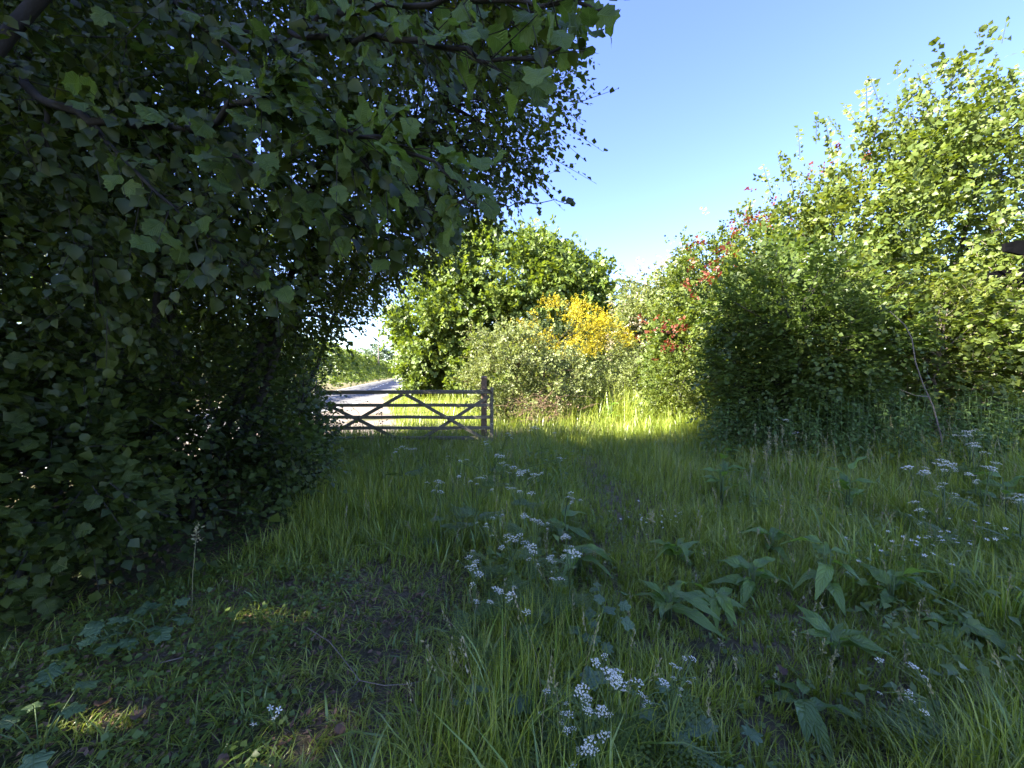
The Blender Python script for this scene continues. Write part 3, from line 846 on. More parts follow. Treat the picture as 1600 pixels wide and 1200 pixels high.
def hazel_near():
    """nearest hazel: base just out of frame at the left, limbs reaching over the viewer"""
    base = Vector((-3.3, 1.5, 0))
    limbs = [[(-3.3, 1.5, 0), (-3.2, 1.7, 1.8), at(-40, 90, 2.3), at(60, 155, 2.1), at(180, 190, 2.0), at(300, 199, 1.9), at(380, 155, 1.7), at(425, 126, 1.6)],
             [(-3.2, 1.6, .5), (-2.9, 1.9, 2.6), at(150, -60, 2.2), at(330, 45, 2.2), at(450, 62, 2.1), at(520, 20, 2.0), at(620, -40, 1.9)],
             [at(300, 20, 2.2), at(430, 135, 1.8), at(520, 190, 1.6), at(610, 215, 1.45), at(690, 265, 1.35), at(745, 320, 1.3)],
             [at(450, 60, 2.1), at(590, 60, 1.7), at(700, 75, 1.5), at(800, 90, 1.4), at(880, 70, 1.35)],
             [at(520, 20, 2.0), at(640, 5, 1.6), at(780, -10, 1.4), at(900, 5, 1.3), at(960, 20, 1.25)],
             [at(150, 190, 2.0), at(240, 300, 1.9), at(330, 370, 1.9), at(430, 440, 2.0)],
             [at(60, 155, 2.1), at(100, 280, 2.2), at(140, 380, 2.3), at(160, 480, 2.4)],
             [at(300, 199, 1.9), at(420, 270, 1.8), at(530, 330, 1.8), at(620, 380, 1.9)],
             [at(700, 318, 2.6), at(780, 318, 2.6), at(830, 316, 2.6), at(868, 313, 2.6), at(886, 317, 2.6)],
             [at(430, 135, 1.8), at(560, 250, 1.7), at(660, 330, 1.7), at(720, 375, 1.7)]]
    base.z = float(ground_z(base.x, base.y)) - .03
    root = thing('overhanging_hazel', base, 'nearest hazel with large backlit leaves hanging over the top left', 'tree', 'hazels on the left')
    P, D = [], []
    radii = [.034, .04, .013, .014, .013, .011, .012, .010, .005, .009]
    for k, l in enumerate(limbs):
        pts = [Vector(p) for p in l]
        # smooth
        sm = []
        for i in range(len(pts) - 1):
            p0, p1, p2, p3 = pts[max(i - 1, 0)], pts[i], pts[i + 1], pts[min(i + 2, len(pts) - 1)]
            for j in range(4):
                t = j / 4
                q = .5 * ((2 * p1) + (p2 - p0) * t + (2 * p0 - 5 * p1 + 4 * p2 - p3) * t * t + (3 * p1 - p0 - 3 * p2 + p3) * t ** 3)
                sm.append(q + Vector([random.gauss(0, .012) for _ in range(3)]))
        sm.append(pts[-1])
        w = Wood()
        rr = [radii[k] * (1 - .72 * i / (len(sm) - 1)) for i in range(len(sm))]
        w.tube(sm, rr, 7)
        w.build('limb', M_BARK, root, base)
        lo = 6 if k < 2 else 1
        if k == 8:
            lone = sm
            continue
        for i in range(lo, len(sm) - 1):
            t = (sm[i + 1] - sm[i]).normalized()
            for _ in range(3 if k < 2 else 3):
                P.append(sm[i] + (sm[i + 1] - sm[i]) * random.random())
                D.append(t * .8 + Vector([random.gauss(0, .55) for _ in range(3)]) + Vector((.25, -.1, -.18)))
        P.append(sm[-1]); D.append((sm[-1] - sm[-3]).normalized() + Vector((0, 0, -.2)))
    P, D = np.array([list(p) for p in P]), nrm(np.array([list(d) for d in D]))
    L = rng.uniform(.18, .42, len(P))
    # keep the big leaves inside the outline they have against the sky
    def outline(Q):
        u, v, f = project(Q)
        lim = np.interp(v, [-400, 0, 60, 130, 200, 280, 340, 400, 460, 520, 2000], [980, 960, 930, 860, 805, 785, 755, 640, 500, 420, 300])
        return u < lim
    fr = sprays(P, D, nrm(rng.normal(0, .35, P.shape) + [.25, -.35, .8]), L, 6, .078, droop=.75, jit=.45, spread=62, srange=(.55, 1.25))
    # crown above and behind the limbs
    P2, D2, O2, _ = clumps([((-2.3, 2.7, 3.7), (1.5, 1.0, 1.2), 50), ((-.9, 2.6, 4.2), (1.3, .9, .9), 34), ((-3.4, 2.2, 2.9), (.9, .9, 1.5), 34), ((-1.5, .6, 4.4), (2.0, 1.3, .9), 40), ((-2.6, 2.9, 2.4), (1.0, .7, .7), 20)], 10, .28, .1, (.2, 1))
    L2 = rng.uniform(.25, .5, len(P2))
    fr2 = sprays(P2, D2, up_out(O2, .2, .3), L2, 8, .060, droop=.9, jit=.6)
    fr = Frames.join([fr, fr2])
    fr = fr.sub(gaps(fr))
    uu = project(fr.P)[0]
    fr = fr.sub((rng.uniform(size=len(fr.P)) > .68 * smooth(520, 740, uu)) & outline(fr.P) & (np.linalg.norm(fr.P - np.array([0, 0, EYE]), axis=1) > .85))
    LP = np.array([list(lone[i]) for i in (6, 9, 13, 14, 15, 16, 16)])
    LD = nrm(rng.normal(0, .6, LP.shape) + [.8, 0, .2])
    lf = sprays(LP, LD, nrm(rng.normal(0, .6, LP.shape) + [0, -.8, .5]), .02, 1, .05, jit=.5)
    fr = Frames.join([fr, lf])
    w = Wood()
    k1 = outline(P + D * L[:, None])
    w.twigs(P[k1], D[k1], L[k1], .0028)
    k2 = outline(P2 + D2 * L2[:, None])
    w.twigs(P2[k2][::2], D2[k2][::2], L2[k2][::2], .003)
    w.build('twig_mass', M_BARK, root, base)['kind'] = 'stuff'
    place_leaves(fr, root, base, L_HAZEL, tpl_eight(.40, .12, .22), M_HAZELSHADE, most=300, min_px=10)


hazel_near()


def sky_side(P):
    u, v, f = project(P)
    lim = np.interp(v, [-600, 0, 100, 190, 250, 300, 340, 380, 430, 480, 520, 560, 2000], [905, 885, 880, 872, 860, 815, 775, 715, 620, 590, 520, 495, 495])
    return u < lim + 18 * np.sin(P[:, 2] * 9 + P[:, 1] * 5)


plant('arching_hazel', 'many stemmed hazel arching over the clearing with small leaves against the sky', 'tree', (-4.0, 4.4, 0),
      [((-3.3, 4.3, 4.5), (2.2, 1.4, 2.3), 90), ((-.65, 4.5, 4.7), (1.3, 1.0, 1.4), 95), ((-1.7, 4.9, 3.7), (1.1, 1.0, .9), 44), ((-4.3, 3.3, 4.7), (1.2, .9, 1.5), 56), ((-3.0, 3.4, 3.4), (1.0, .7, .9), 30), ((-1.0, 4.4, 5.9), (1.7, 1.1, .9), 60), ((-3.6, 3.8, 6.0), (1.6, 1.1, 1.2), 40), ((-2.6, 4.6, 2.6), (.9, .8, .7), 22)],
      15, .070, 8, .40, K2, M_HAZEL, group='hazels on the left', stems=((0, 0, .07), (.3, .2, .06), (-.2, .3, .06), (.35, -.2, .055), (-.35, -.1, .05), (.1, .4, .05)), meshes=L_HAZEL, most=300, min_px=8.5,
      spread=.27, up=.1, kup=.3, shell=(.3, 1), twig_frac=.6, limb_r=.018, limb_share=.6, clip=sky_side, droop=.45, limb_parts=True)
plant('gateway_hazel', 'dark hazel leaning out over the road behind the left end of the gate', 'tree', (-5.0, 7.6, 0),
      [((-4.7, 7.4, 3.7), (1.7, 1.3, 1.5), 60), ((-3.2, 7.5, 3.75), (1.0, .9, .95), 34), ((-5.2, 7.6, 2.2), (1.0, .9, 1.4), 30)], 15, .066, 8, .38, K2, M_HAZEL, group='hazels on the left',
      stems=((0, 0, .06), (.3, .1, .05), (-.2, .2, .05)), spread=.27, up=0, kup=.3, shell=(.3, 1), twig_frac=.6, limb_share=.8, clip=sky_side, droop=.55)


def off_path(P):
    # hedge foot: nothing grows out past the line (-1.9, 3.6) .. (-4.1, 8.3)
    lim = np.interp(P[:, 1], [0, 2.6, 3.6, 5.5, 8.3, 12], [-3.0, -2.6, -2.1, -2.75, -4.25, -4.5])
    return P[:, 0] < lim + .18 * np.sin(P[:, 1] * 4 + P[:, 2] * 5)


SHR = [('hazel_sucker', 'low large leaved hazel shoots at the far left above the ground cover', (-3.6, 2.7, 0), [((-3.6, 2.7, .75), (1.2, .55, .75), 44), ((-4.6, 3.0, 1.1), (.8, .7, 1.0), 26)], .080, M_HAZELSHADE, L_HEDGE),
       ('hazel_sucker', 'broad leaved hazel shoots in layered sprays in the middle of the left hedge', (-3.3, 3.9, 0), [((-3.3, 3.9, 1.15), (1.15, .75, 1.1), 60), ((-4.4, 4.0, 1.5), (.9, .7, 1.3), 34)], .070, M_HAZELSHADE, L_HEDGE),
       ('bramble_thicket', 'small leaved thicket bulging from the hedge halfway to the gate', (-3.1, 5.2, 0), [((-3.1, 5.2, 1.1), (.95, .8, 1.1), 56), ((-2.5, 4.4, .5), (.6, .6, .5), 26)], .065, M_DARKL, L_DARK),
       ('privet_thicket', 'grey green thicket beside the left end of the gate', (-4.1, 6.9, 0), [((-4.0, 6.8, 1.25), (.95, .9, 1.25), 60), ((-3.2, 6.0, .6), (.6, .6, .6), 26)], .055, M_DARKL, L_DARK),
       ('hawthorn_stub', 'dark bush swallowing the hinge end of the gate', (-4.95, 8.45, 0), [((-5.0, 8.4, 1.15), (.72, .75, 1.25), 50), ((-5.4, 7.6, 1.6), (.8, .8, 1.4), 30)], .055, M_DARKL, L_DARK)]
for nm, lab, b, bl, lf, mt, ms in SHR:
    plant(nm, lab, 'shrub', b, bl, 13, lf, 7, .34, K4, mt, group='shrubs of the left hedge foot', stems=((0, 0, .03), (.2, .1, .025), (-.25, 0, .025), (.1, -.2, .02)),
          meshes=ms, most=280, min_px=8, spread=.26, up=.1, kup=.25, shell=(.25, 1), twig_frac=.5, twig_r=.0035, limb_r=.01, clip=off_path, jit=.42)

# ------------------------------------------------------------------ gate
def bar(a, b, w, t, name, mat, parent, seg=6):
    """a sawn timber bar from a to b, w tall, t thick, slightly uneven, chamfered"""
    a, b = Vector(a), Vector(b)
    d = (b - a).normalized()
    up = Vector((0, 0, 1)) if abs(d.z) < .9 else Vector((1, 0, 0))
    s = d.cross(up).normalized()
    u = s.cross(d).normalized()
    c = .16 * min(w, t)
    prof = [(-t / 2 + c, -w / 2), (t / 2 - c, -w / 2), (t / 2, -w / 2 + c), (t / 2, w / 2 - c), (t / 2 - c, w / 2), (-t / 2 + c, w / 2), (-t / 2, w / 2 - c), (-t / 2, -w / 2 + c)]
    V, F = [], []
    for i in range(seg + 1):
        p = a.lerp(b, i / seg) + u * random.gauss(0, .0035) + s * random.gauss(0, .002)
        k = 1 + random.gauss(0, .025)
        V += [p + s * x * k + u * z * k for x, z in prof]
    for i in range(seg):
        for j in range(8):
            F.append((i * 8 + j, i * 8 + (j + 1) % 8, i * 8 + 8 + (j + 1) % 8, i * 8 + 8 + j))
    F.append(tuple(reversed(range(8)))); F.append(tuple(seg * 8 + j for j in range(8)))
    return link(name, mesh_from(name, V, F, mat), parent)


gx0, gx1, gy = -4.36, -.44, 8.6
gate = thing('field_gate', (gx0, gy, 0), 'weathered five bar wooden field gate with crossed braces closed across the entrance', 'gate')
GZ = [1.19, .895, .625, .385, .16]
for i, z in enumerate(GZ):
    bar((0, 0, z), (gx1 - gx0, 0, z + .005), .085 if i == 0 else .072, .07 if i == 0 else .035, 'rail', M_WOOD, gate)
Lg = gx1 - gx0
bar((Lg - .01, -.012, .06), (Lg - .01, -.012, 1.30), .075, .07, 'stile', M_WOOD, gate)
bar((.03, -.012, .06), (.03, -.012, 1.34), .10, .08, 'stile', M_WOOD, gate)
cx = Lg / 2
for (xa, za, xb, zb) in ((cx - .03, 1.14, .06, .10), (cx + .03, 1.14, Lg - .12, .12)):
    bar((xa, -.040, za), (xb, -.040, zb), .075, .024, 'brace', M_WOOD, gate)
for (xa, za, xb, zb) in ((.06, .98, cx - .1, .10), (Lg - .07, 1.10, cx + .35, .12)):
    bar((xa, .040, za), (xb, .040, zb), .075, .024, 'brace', M_WOOD, gate)
w = Wood()
for x, z in ((.95, .60), (2.95, .60), (cx, 1.12), (Lg - .02, 1.19), (Lg - .02, .9), (Lg - .02, .63)):
    w = Wood(); w.tube([(x, -.068, z), (x, -.052, z)], [.012, .012], 8); w.build('bolt', M_IRON, gate)
w = Wood(); w.tube([(Lg + .03, -.03, 1.12), (Lg - .05, -.06, 1.24), (Lg - .16, -.05, 1.25)], [.012, .012, .010], 6); w.build('latch', M_IRON, gate)
post = thing('gate_post', (-.655, 9.05, 0), 'stout brown wooden post standing behind the latch end of the gate', 'post')
bar((0, 0, -.3), (0, 0, 1.5), .13, .13, 'shaft', M_POST, post)
V = [(-.078, -.078, 0), (.078, -.078, 0), (.078, .078, 0), (-.078, .078, 0), (-.055, -.055, .035), (.055, -.055, .035), (.055, .055, .05), (-.055, .055, .05)]
o = link('weathered_top', mesh_from('weathered_top', V, [(0, 3, 2, 1), (4, 5, 6, 7), (0, 1, 5, 4), (1, 2, 6, 5), (2, 3, 7, 6), (3, 0, 4, 7)], M_POST), post)
o.location = (0, 0, 1.5)
post2 = thing('hanging_post', (-4.62, 8.68, 0), 'gate post half hidden in the bush at the hinge end', 'post')
bar((0, 0, -.3), (0, 0, 1.55), .16, .16, 'shaft', M_WOOD, post2)
for z in (.4, 1.1):
    w = Wood(); w.tube([(.07, -.09, z), (.30, -.09, z)], [.016, .014], 6); w.build('hinge', M_IRON, post2)

# thin brambles climbing the gate
for k, (u, lab) in enumerate(((590, 'thin bramble shoot climbing the left half of the gate'), (555, 'wiry bramble shoot against the leftmost gate crossing'))):
    b = Vector(((u - 800) / FPX * 8.35, 8.35, 0))
    root = thing('bramble_shoot', b, lab, 'bramble', 'bramble shoots on the gate')
    pts = [Vector((0, 0, 0)), Vector((.1, .02, .4)), Vector((.05, .05, .75)), Vector((-.25, .08, 1.0)), Vector((-.5, .0, 1.02))]
    w = Wood(); w.tube(pts, [.006, .005, .004, .003, .002], 5); w.build('cane', M_BARK, root)
    P = np.array([list(b + pts[i].lerp(pts[i + 1], random.random())) for i in range(4) for _ in range(3)])
    fr = sprays(P, nrm(rng.normal(0, 1, P.shape)), nrm(rng.normal(0, .4, P.shape) + [0, -.4, 1]), .12, 3, .05)
    bulk('foliage', fr, K4, M_DARKL, root, b)

# ------------------------------------------------------------------ grass
DOCKS = [(1128, 745, .55, 8, .30, 'tall dock below the dark bush, uppermost of the docks on the right', .9, .35),
         (1325, 772, .50, 9, .27, 'upright leafy dock standing against the nettles', .85, .35),
         (1205, 830, .35, 6, .26, 'small dock in the grass just above the large bluish one', .6, 0),
         (1175, 885, .36, 8, .24, 'large dock with glossy bluish leaves right of the path', .55, 0),
         (1292, 895, .38, 5, .27, 'dock with one broad yellow green leaf held flat', .25, .3),
         (1392, 895, .40, 6, .25, 'dock with drooping grey leaf right of the flat leaf', .65, 0),
         (1500, 945, .34, 5, .28, 'spreading dock low in the grass near the right edge', .3, 0),
         (1255, 1072, .22, 3, .24, 'small dock with a browned leaf low at the lower right', .3, 0),
         (1062, 845, .36, 7, .28, 'dock beside the bare earth patch of the path', .7, 0),
         (905, 850, .38, 8, .28, 'dock among the white flower heads in the middle', .5, 0),
         (880, 805, .36, 6, .27, 'dock with a pale upturned leaf behind the white flowers', .8, 0),
         (1045, 925, .34, 7, .26, 'dock standing alone in the middle foreground grass', .6, 0),
         (1305, 985, .30, 5, .22, 'smaller dock below the broad yellow green leaf', .7, 0),
         (1570, 795, .45, 6, .28, 'dock at the right edge beneath the white flowers', .8, .3),
         (955, 650, .62, 12, .30, 'sunlit thistle like dock standing in the bright path grass', .7, .5),
         (1120, 925, .30, 6, .22, 'low dock half buried in grass between two larger docks', .6, 0)]
DOCK_AT = [on_ground(d[0], d[1], d[2] * .66) for d in DOCKS]


def grass_height(x, y):
    h = .31 + .10 * wob(x, y, 1.3, 2) + .06 * wob(x, y, 3.5, 6)
    worn = (1 - smooth(-.75, .05, x - .22 * (y - 2))) * (1 - smooth(2.6, 3.6, y))
    path = np.exp(-((x - 1.15 - .06 * (y - 4)) / .42) ** 2) * smooth(2.9, 3.6, y) * (1 - smooth(6.5, 9, y))
    trk = np.exp(-((x - 1.0 - .35 * (y - 1.6)) / .45) ** 2) * (1 - smooth(2.2, 3.2, y))
    h = h * (1 - .66 * worn) * (1 - .60 * path) * (1 - .38 * trk)
    h = h * (1 + .35 * smooth(9.5, 12, y)) * (1 + .9 * smooth(1.8, 3.0, x) * smooth(9, 10.5, y))
    for p in DOCK_AT:
        h = h * (1 - .5 * np.exp(-((x - p.x) ** 2 + (y - p.y + .12) ** 2) / .09))
    return np.clip(h, .07, .85), worn, path


def grass_mass(name, N, d0, d1, width, tall=1.0, fine=True, mat=M_GRASS, keep=None, flat=0.0, power=1.0, xlim=1.62):
    d = d0 + (d1 - d0) * rng.uniform(size=N) ** power
    x = rng.uniform(-1, 1, N) * (d * xlim + .9)
    y = d
    # tufts
    tx, ty = np.floor(x / .13), np.floor(y / .13)
    hsh = np.modf(np.sin(tx * 12.9898 + ty * 78.233) * 43758.5453)[0]
    hsh2 = np.modf(np.sin(tx * 39.346 + ty * 11.135) * 24634.6345)[0]
    pull = .33
    x = x + ((tx + .5 + .5 * hsh) * .13 - x) * pull
    y = y + ((ty + .5 + .5 * hsh2) * .13 - y) * pull
    h, worn, path = grass_height(x, y)
    P = np.stack([x, y, np.zeros(N)], 1)
    ok = rng.uniform(size=N) > .34 * worn + .16 * path
    edge = np.interp(y, [0, 2.6, 3.6, 5.5, 8.3, 9.5, 10.4, 14, 20, 30], [-3.4, -2.9, -2.1, -2.7, -4.2, -4.2, -3.0, -4.3, -6.6, -9.4])
    ok &= x > edge + .2 * wob(x, y, 3)
    ok &= (x < np.interp(y, [0, 4.5, 6.5, 8, 11, 30], [12, 9, 6.5, 6, 7, 12]))
    if keep is not None: ok &= keep(x, y)
    x, y, h, hsh, worn = x[ok], y[ok], h[ok], hsh[ok], worn[ok]
    n = len(x)
    h = h * tall * rng.uniform(.45, 1.25, n) * (1 + .25 * hsh)
    z = ground_z(x, y) - .01
    wdt = width * rng.uniform(.6, 1.3, n) * (1 + .07 * y)
    ang = 1.6 * wob(x, y, .9, 7) + hsh * 2.5 + rng.normal(0, 1.5, n) + flat * rng.uniform(-3, 3, n)
    lean = np.clip(.46 + .30 * rng.normal(size=n) + .5 * worn + flat, .02, 1.25)
    bx, by = np.cos(ang), np.sin(ang)
    fa = ang + math.pi / 2 + rng.normal(0, .5, n)
    sx, sy = np.cos(fa) * wdt * .5, np.sin(fa) * wdt * .5
    V = np.zeros((n, 7, 3))
    cl, sl = np.cos(lean), np.sin(lean)
    for k, (t, wf) in enumerate(((0, .8), (.38, 1.0), (.72, .7), (1, 0))):
        th = lean * (.25 + .9 * t)
        hz = h * t * np.cos(th * .95)
        off = h * t * np.sin(th * (.6 + .5 * t))
        px, py, pz = x + bx * off, y + by * off, z + np.maximum(hz, .012)
        if k == 0: pz = z
        if k < 3:
            V[:, 2 * k] = np.stack([px - sx * wf, py - sy * wf, pz], 1)
            V[:, 2 * k + 1] = np.stack([px + sx * wf, py + sy * wf, pz], 1)
        else:
            V[:, 6] = np.stack([px, py, pz], 1)
    if fine:
        f, sz, kv = np.array([0, 1, 3, 2, 2, 3, 5, 4, 4, 5, 6]), [4, 4, 3], 7
    else:
        f, sz, kv = np.array([0, 1, 3, 2, 2, 3, 4]), [4, 3], 5
        V = V[:, [0, 1, 4, 5, 6]]
    loops = (f[None] + (np.arange(n) * kv)[:, None]).ravel()
    me = mesh_np(name, V.reshape(-1, 3), loops, np.tile(sz, n), [mat], smooth_=True)
    return link(name, me), n


o, n1 = grass_mass('near_grass', 112000, .9, 4.2, .0042, 1.0, power=.75)
props(o, 'tangled green grass of the shaded foreground', 'grass', kind='stuff')
o, n2 = grass_mass('middle_grass', 150000, 4.0, 9.0, .0050, 1.0, fine=False)
props(o, 'long shaded grass between the foreground and the gate', 'grass', kind='stuff')
o, n3 = grass_mass('sunlit_grass', 95000, 9.0, 34, .0085, 1.25, fine=False, mat=M_GRASS, power=1.9, keep=lambda x, y: x < 5 + .1 * y)
props(o, 'sunlit long grass beyond the gate and along the path', 'grass', kind='stuff')
o, n5 = grass_mass('broad_grass', 16000, .95, 8.5, .0095, 1.05, mat=M_BROADG, keep=lambda x, y: wob(x, y, 1.7, 9) > -.1)
props(o, 'broader arching blades of coarse grass in the foreground', 'grass', kind='stuff')
o, n4 = grass_mass('dry_grass', 70000, .9, 9, .0042, .55, mat=M_DRY, flat=.7, keep=lambda x, y: rng.uniform(size=len(x)) < .16 + .9 * ((x < .1) & (y < 3)))
props(o, 'pale dead grass lying in the worn ground', 'dry grass', kind='stuff')


# grasses gone to seed, standing through the meadow
def seed_heads(N):
    y = 1.3 + 7.2 * rng.uniform(size=N) ** .8
    x = rng.uniform(-.9, 1.35, N) * y + .2
    h, worn, path = grass_height(x, y)
    k = (x > np.interp(y, [0, 2.6, 3.6, 5.5, 8.3, 9.5], [-.6, -.8, -1.7, -2.4, -3.9, -4.0])) & (worn + path < .4) & (x < 6) & (wob(x, y, 1.4, 1) > -.15)
    x, y, h = x[k], y[k], h[k] * rng.uniform(1.2, 1.75, k.sum())
    z = ground_z(x, y)
    lx, ly = rng.normal(0, .16, len(x)) * h, rng.normal(0, .16, len(x)) * h
    w = Wood()
    for i in range(len(x)):
        w.tube([(x[i], y[i], z[i]), (x[i] + lx[i] * .35, y[i] + ly[i] * .35, z[i] + h[i] * .6), (x[i] + lx[i], y[i] + ly[i], z[i] + h[i])], [.0016, .0013, .0009], 3, False)
    root = thing('seeding_grass', (0, 0, 0), 'thin flowering grass stems with straw coloured seed heads standing through the clearing', 'grass')
    root['kind'] = 'stuff'
    w.build('stem_mass', M_SEED, root)['kind'] = 'stuff'
    fr = []
    for j in range(12):
        t = .78 + .24 * j / 11
        P = np.stack([x + lx * t, y + ly * t, z + h * t], 1) + rng.normal(0, .004, (len(x), 3))
        D = nrm(np.stack([lx, ly, h], 1) + rng.normal(0, .12, (len(x), 3)))
        Z = nrm(np.cross(D, rng.normal(0, 1, D.shape)))
        fr.append(Frames(P, np.cross(D, Z), D, Z, np.full(len(x), .020) * rng.uniform(.6, 1.2, len(x))))
    bulk('seed_head_mass', Frames.join(fr), KN, M_SEED, root, (0, 0, 0))


seed_heads(900)


# low herbs in the left foreground, lying flat
def herb_mass(name, N, box, size, mat, label, cond, hz=(.02, .12), tpl=K4):
    x = rng.uniform(box[0], box[1], N); y = rng.uniform(box[2], box[3], N)
    k = cond(x, y)
    x, y = x[k], y[k]
    z = ground_z(x, y) + rng.uniform(hz[0], hz[1], len(x))
    Z = nrm(rng.normal(0, .32, (len(x), 3)) + [0, 0, 1])
    a = rng.uniform(0, 6.28, len(x))
    Y = np.stack([np.cos(a), np.sin(a), rng.normal(0, .2, len(x))], 1)
    Y = nrm(Y - Z * (Y * Z).sum(1, keepdims=True))
    fr = Frames(np.stack([x, y, z], 1), np.cross(Y, Z), Y, Z, size * rng.uniform(.5, 1.4, len(x)))
    o = bulk(name, fr, tpl, mat, None, (0, 0, 0))
    return props(o, label, 'ground cover', kind='stuff')


herb_mass('ground_ivy', 11000, (-3.6, .0, 1.0, 3.9), .030, M_HERB, 'small leaved creeping ground cover in the dark lower left corner',
          lambda x, y: (x < -.95 - .25 * (y - 1.5) + .45 * wob(x, y, 1.8)) & (wob(x, y, 3.2, 3) > -.35), tpl=tpl_four(.46, .08, .1))
herb_mass('leaf_litter', 9000, (-3.2, 1.0, 1.0, 3.9), .030, M_BROWNL, 'brown leaf litter and dead bits on the worn earth at lower left',
          lambda x, y: (x < .05 + .22 * (y - 2) + .3 * wob(x, y, 2)) & (wob(x, y, 2.3, 6) > -.5), hz=(.004, .035), tpl=tpl_four(.30, .16, -.15))
herb_mass('clover', 9000, (-.5, 3.4, 1.2, 7.5), .026, M_HERB, 'low clover leaves between the grass of the path',
          lambda x, y: (np.abs(x - 1.1 - .06 * (y - 4)) < .9 + .4 * wob(x, y, 2)) & (wob(x, y, 2.6, 5) > -.1), hz=(.02, .10), tpl=tpl_four(.46, .08, .1))


herb_mass('meadow_herb', 5200, (-.4, 3.6, 1.6, 7.5), .055, M_HERB, 'leafy weeds among the white flowers and grass of the clearing',
          lambda x, y: (wob(x, y, 1.5, 8) > .05) & (x > -.5 + .1 * y), hz=(.06, .30), tpl=tpl_four(.34, .10, .2))


# nettles under the right-hand bushes
def nettles():
    n = 420
    x = rng.uniform(2.9, 9.0, n * 3); y = rng.uniform(4.4, 7.0, n * 3)
    k = (y > np.interp(x, [2.9, 3.8, 5, 6.5, 9], [6.9, 5.9, 5.0, 4.7, 4.5]) + .15 * wob(x, y, 4)) & (y < 6.9)
    x, y = x[k][:n], y[k][:n]
    z = ground_z(x, y)
    h = rng.uniform(.5, 1.1, len(x)) * np.interp(y, [4.5, 5.4], [.7, 1.0])
    w = Wood()
    fr = []
    tx, ty = rng.normal(0, .10, len(x)), rng.normal(0, .10, len(x))
    for i in range(len(x)):
        w.tube([(x[i], y[i], z[i] - .03), (x[i] + tx[i] * h[i], y[i] + ty[i] * h[i], z[i] + h[i])], [.004, .002], 3)
    for j in range(9):
        t = .2 + .8 * (j / 8)
        for s in (0, 1):
            a = rng.uniform(0, .5, len(x)) + (j % 2) * 1.57 + s * 3.14 + x * 7
            Y = nrm(np.stack([np.cos(a), np.sin(a), -.45 + .4 * t + rng.normal(0, .15, len(x))], 1))
            Z = nrm(np.array([0, 0, 1.0]) + rng.normal(0, .15, (len(x), 3)))
            Z = nrm(Z - Y * (Y * Z).sum(1, keepdims=True))
            fr.append(Frames(np.stack([x + tx * h * t, y + ty * h * t, z + h * t], 1), np.cross(Y, Z), Y, Z, .105 * (1.15 - .55 * t) * rng.uniform(.8, 1.2, len(x))))
    root = thing('nettle_patch', (5.5, 5.6, 0), 'dense dark nettle bed under the bushes at the right', 'nettles')
    root['kind'] = 'stuff'
    o = w.build('stems', M_STEM, root, root.location); o['kind'] = 'stuff'; o.name = 'stem_mass'
    bulk('foliage', Frames.join(fr), tpl_four(.27, .12, .22), M_NETTLE, root, root.location)


nettles()

# ------------------------------------------------------------------ docks
def dock(u, v, h, n, ll, label, erect=.75, seed=0, rz=0, stemh=0):
    h *= 1.1
    n += 3
    ll *= .8
    b = on_ground(u, v, h * .6)
    root = thing('dock_plant', b, label, 'dock plant', 'broad leaved docks in the grass', rz)
    r = random.Random(seed + 71)
    if stemh:
        w = Wood(); w.tube([(0, 0, -.02), (.01, 0, stemh * .5), (.02, .01, stemh)], [.007, .006, .004], 6); w.build('stem', M_STEM, root)
    for i in range(n):
        a = 2.4 * i + r.uniform(-.4, .4)
        e = erect * r.uniform(.45, 1.25)
        o = link('leaf', r.choice(L_DOCK), root)
        z0 = (stemh * (i / n) if stemh else .02)
        o.location = (.02 * math.cos(a), .02 * math.sin(a), z0 + (h - ll * .75 if h > ll else 0) * r.uniform(.3, .9))
        o.rotation_euler = (e, r.uniform(-.35, .35), a - math.pi / 2)
        s = ll * r.uniform(.65, 1.15)
        o.scale = (s * 1.15, s, s)
        w = Wood(); w.tube([(.01 * math.cos(a), .01 * math.sin(a), z0 * .5), tuple(Vector(o.location) + Vector((0, 0, .01)))], [.004, .003], 4)
        w.build('leaf_stalk', M_STEM, root)


for i, (u, v, h, n, ll, lab, er, sh) in enumerate(DOCKS):
    dock(u, v, h, n, ll, lab, er, i, i * 1.1, sh)


# ------------------------------------------------------------------ broad lobed weeds
def lobed_mesh(name, lobes, mat, seed):
    r = random.Random(seed)
    V, uv = [(0, .12, 0)], [(0, .1)]
    n = lobes * 4
    for i in range(n + 1):
        a = math.radians(-150 + 300 * i / n)
        rad = (.50 if i % 4 == 0 else (.33 if i % 4 == 2 else .43)) * (1 - .25 * abs(a) / 2.6) * r.uniform(.92, 1.08)
        V.append((rad * math.sin(a), .38 + rad * math.cos(a) * 1.15, -.1 * rad + .05 * math.sin(3 * a) - .12 * (rad * math.cos(a)) ** 2))
        uv.append((math.sin(a), .5 + .5 * math.cos(a)))
    V.append((0, .38, .03)); uv.append((0, .4))
    c = len(V) - 1
    F = [(c, i + 1, i) for i in range(1, n + 1)] + [(0, c, 1), (0, n + 1, c)]
    return leaf_mesh(name, (np.array(V), F, uv), mat)


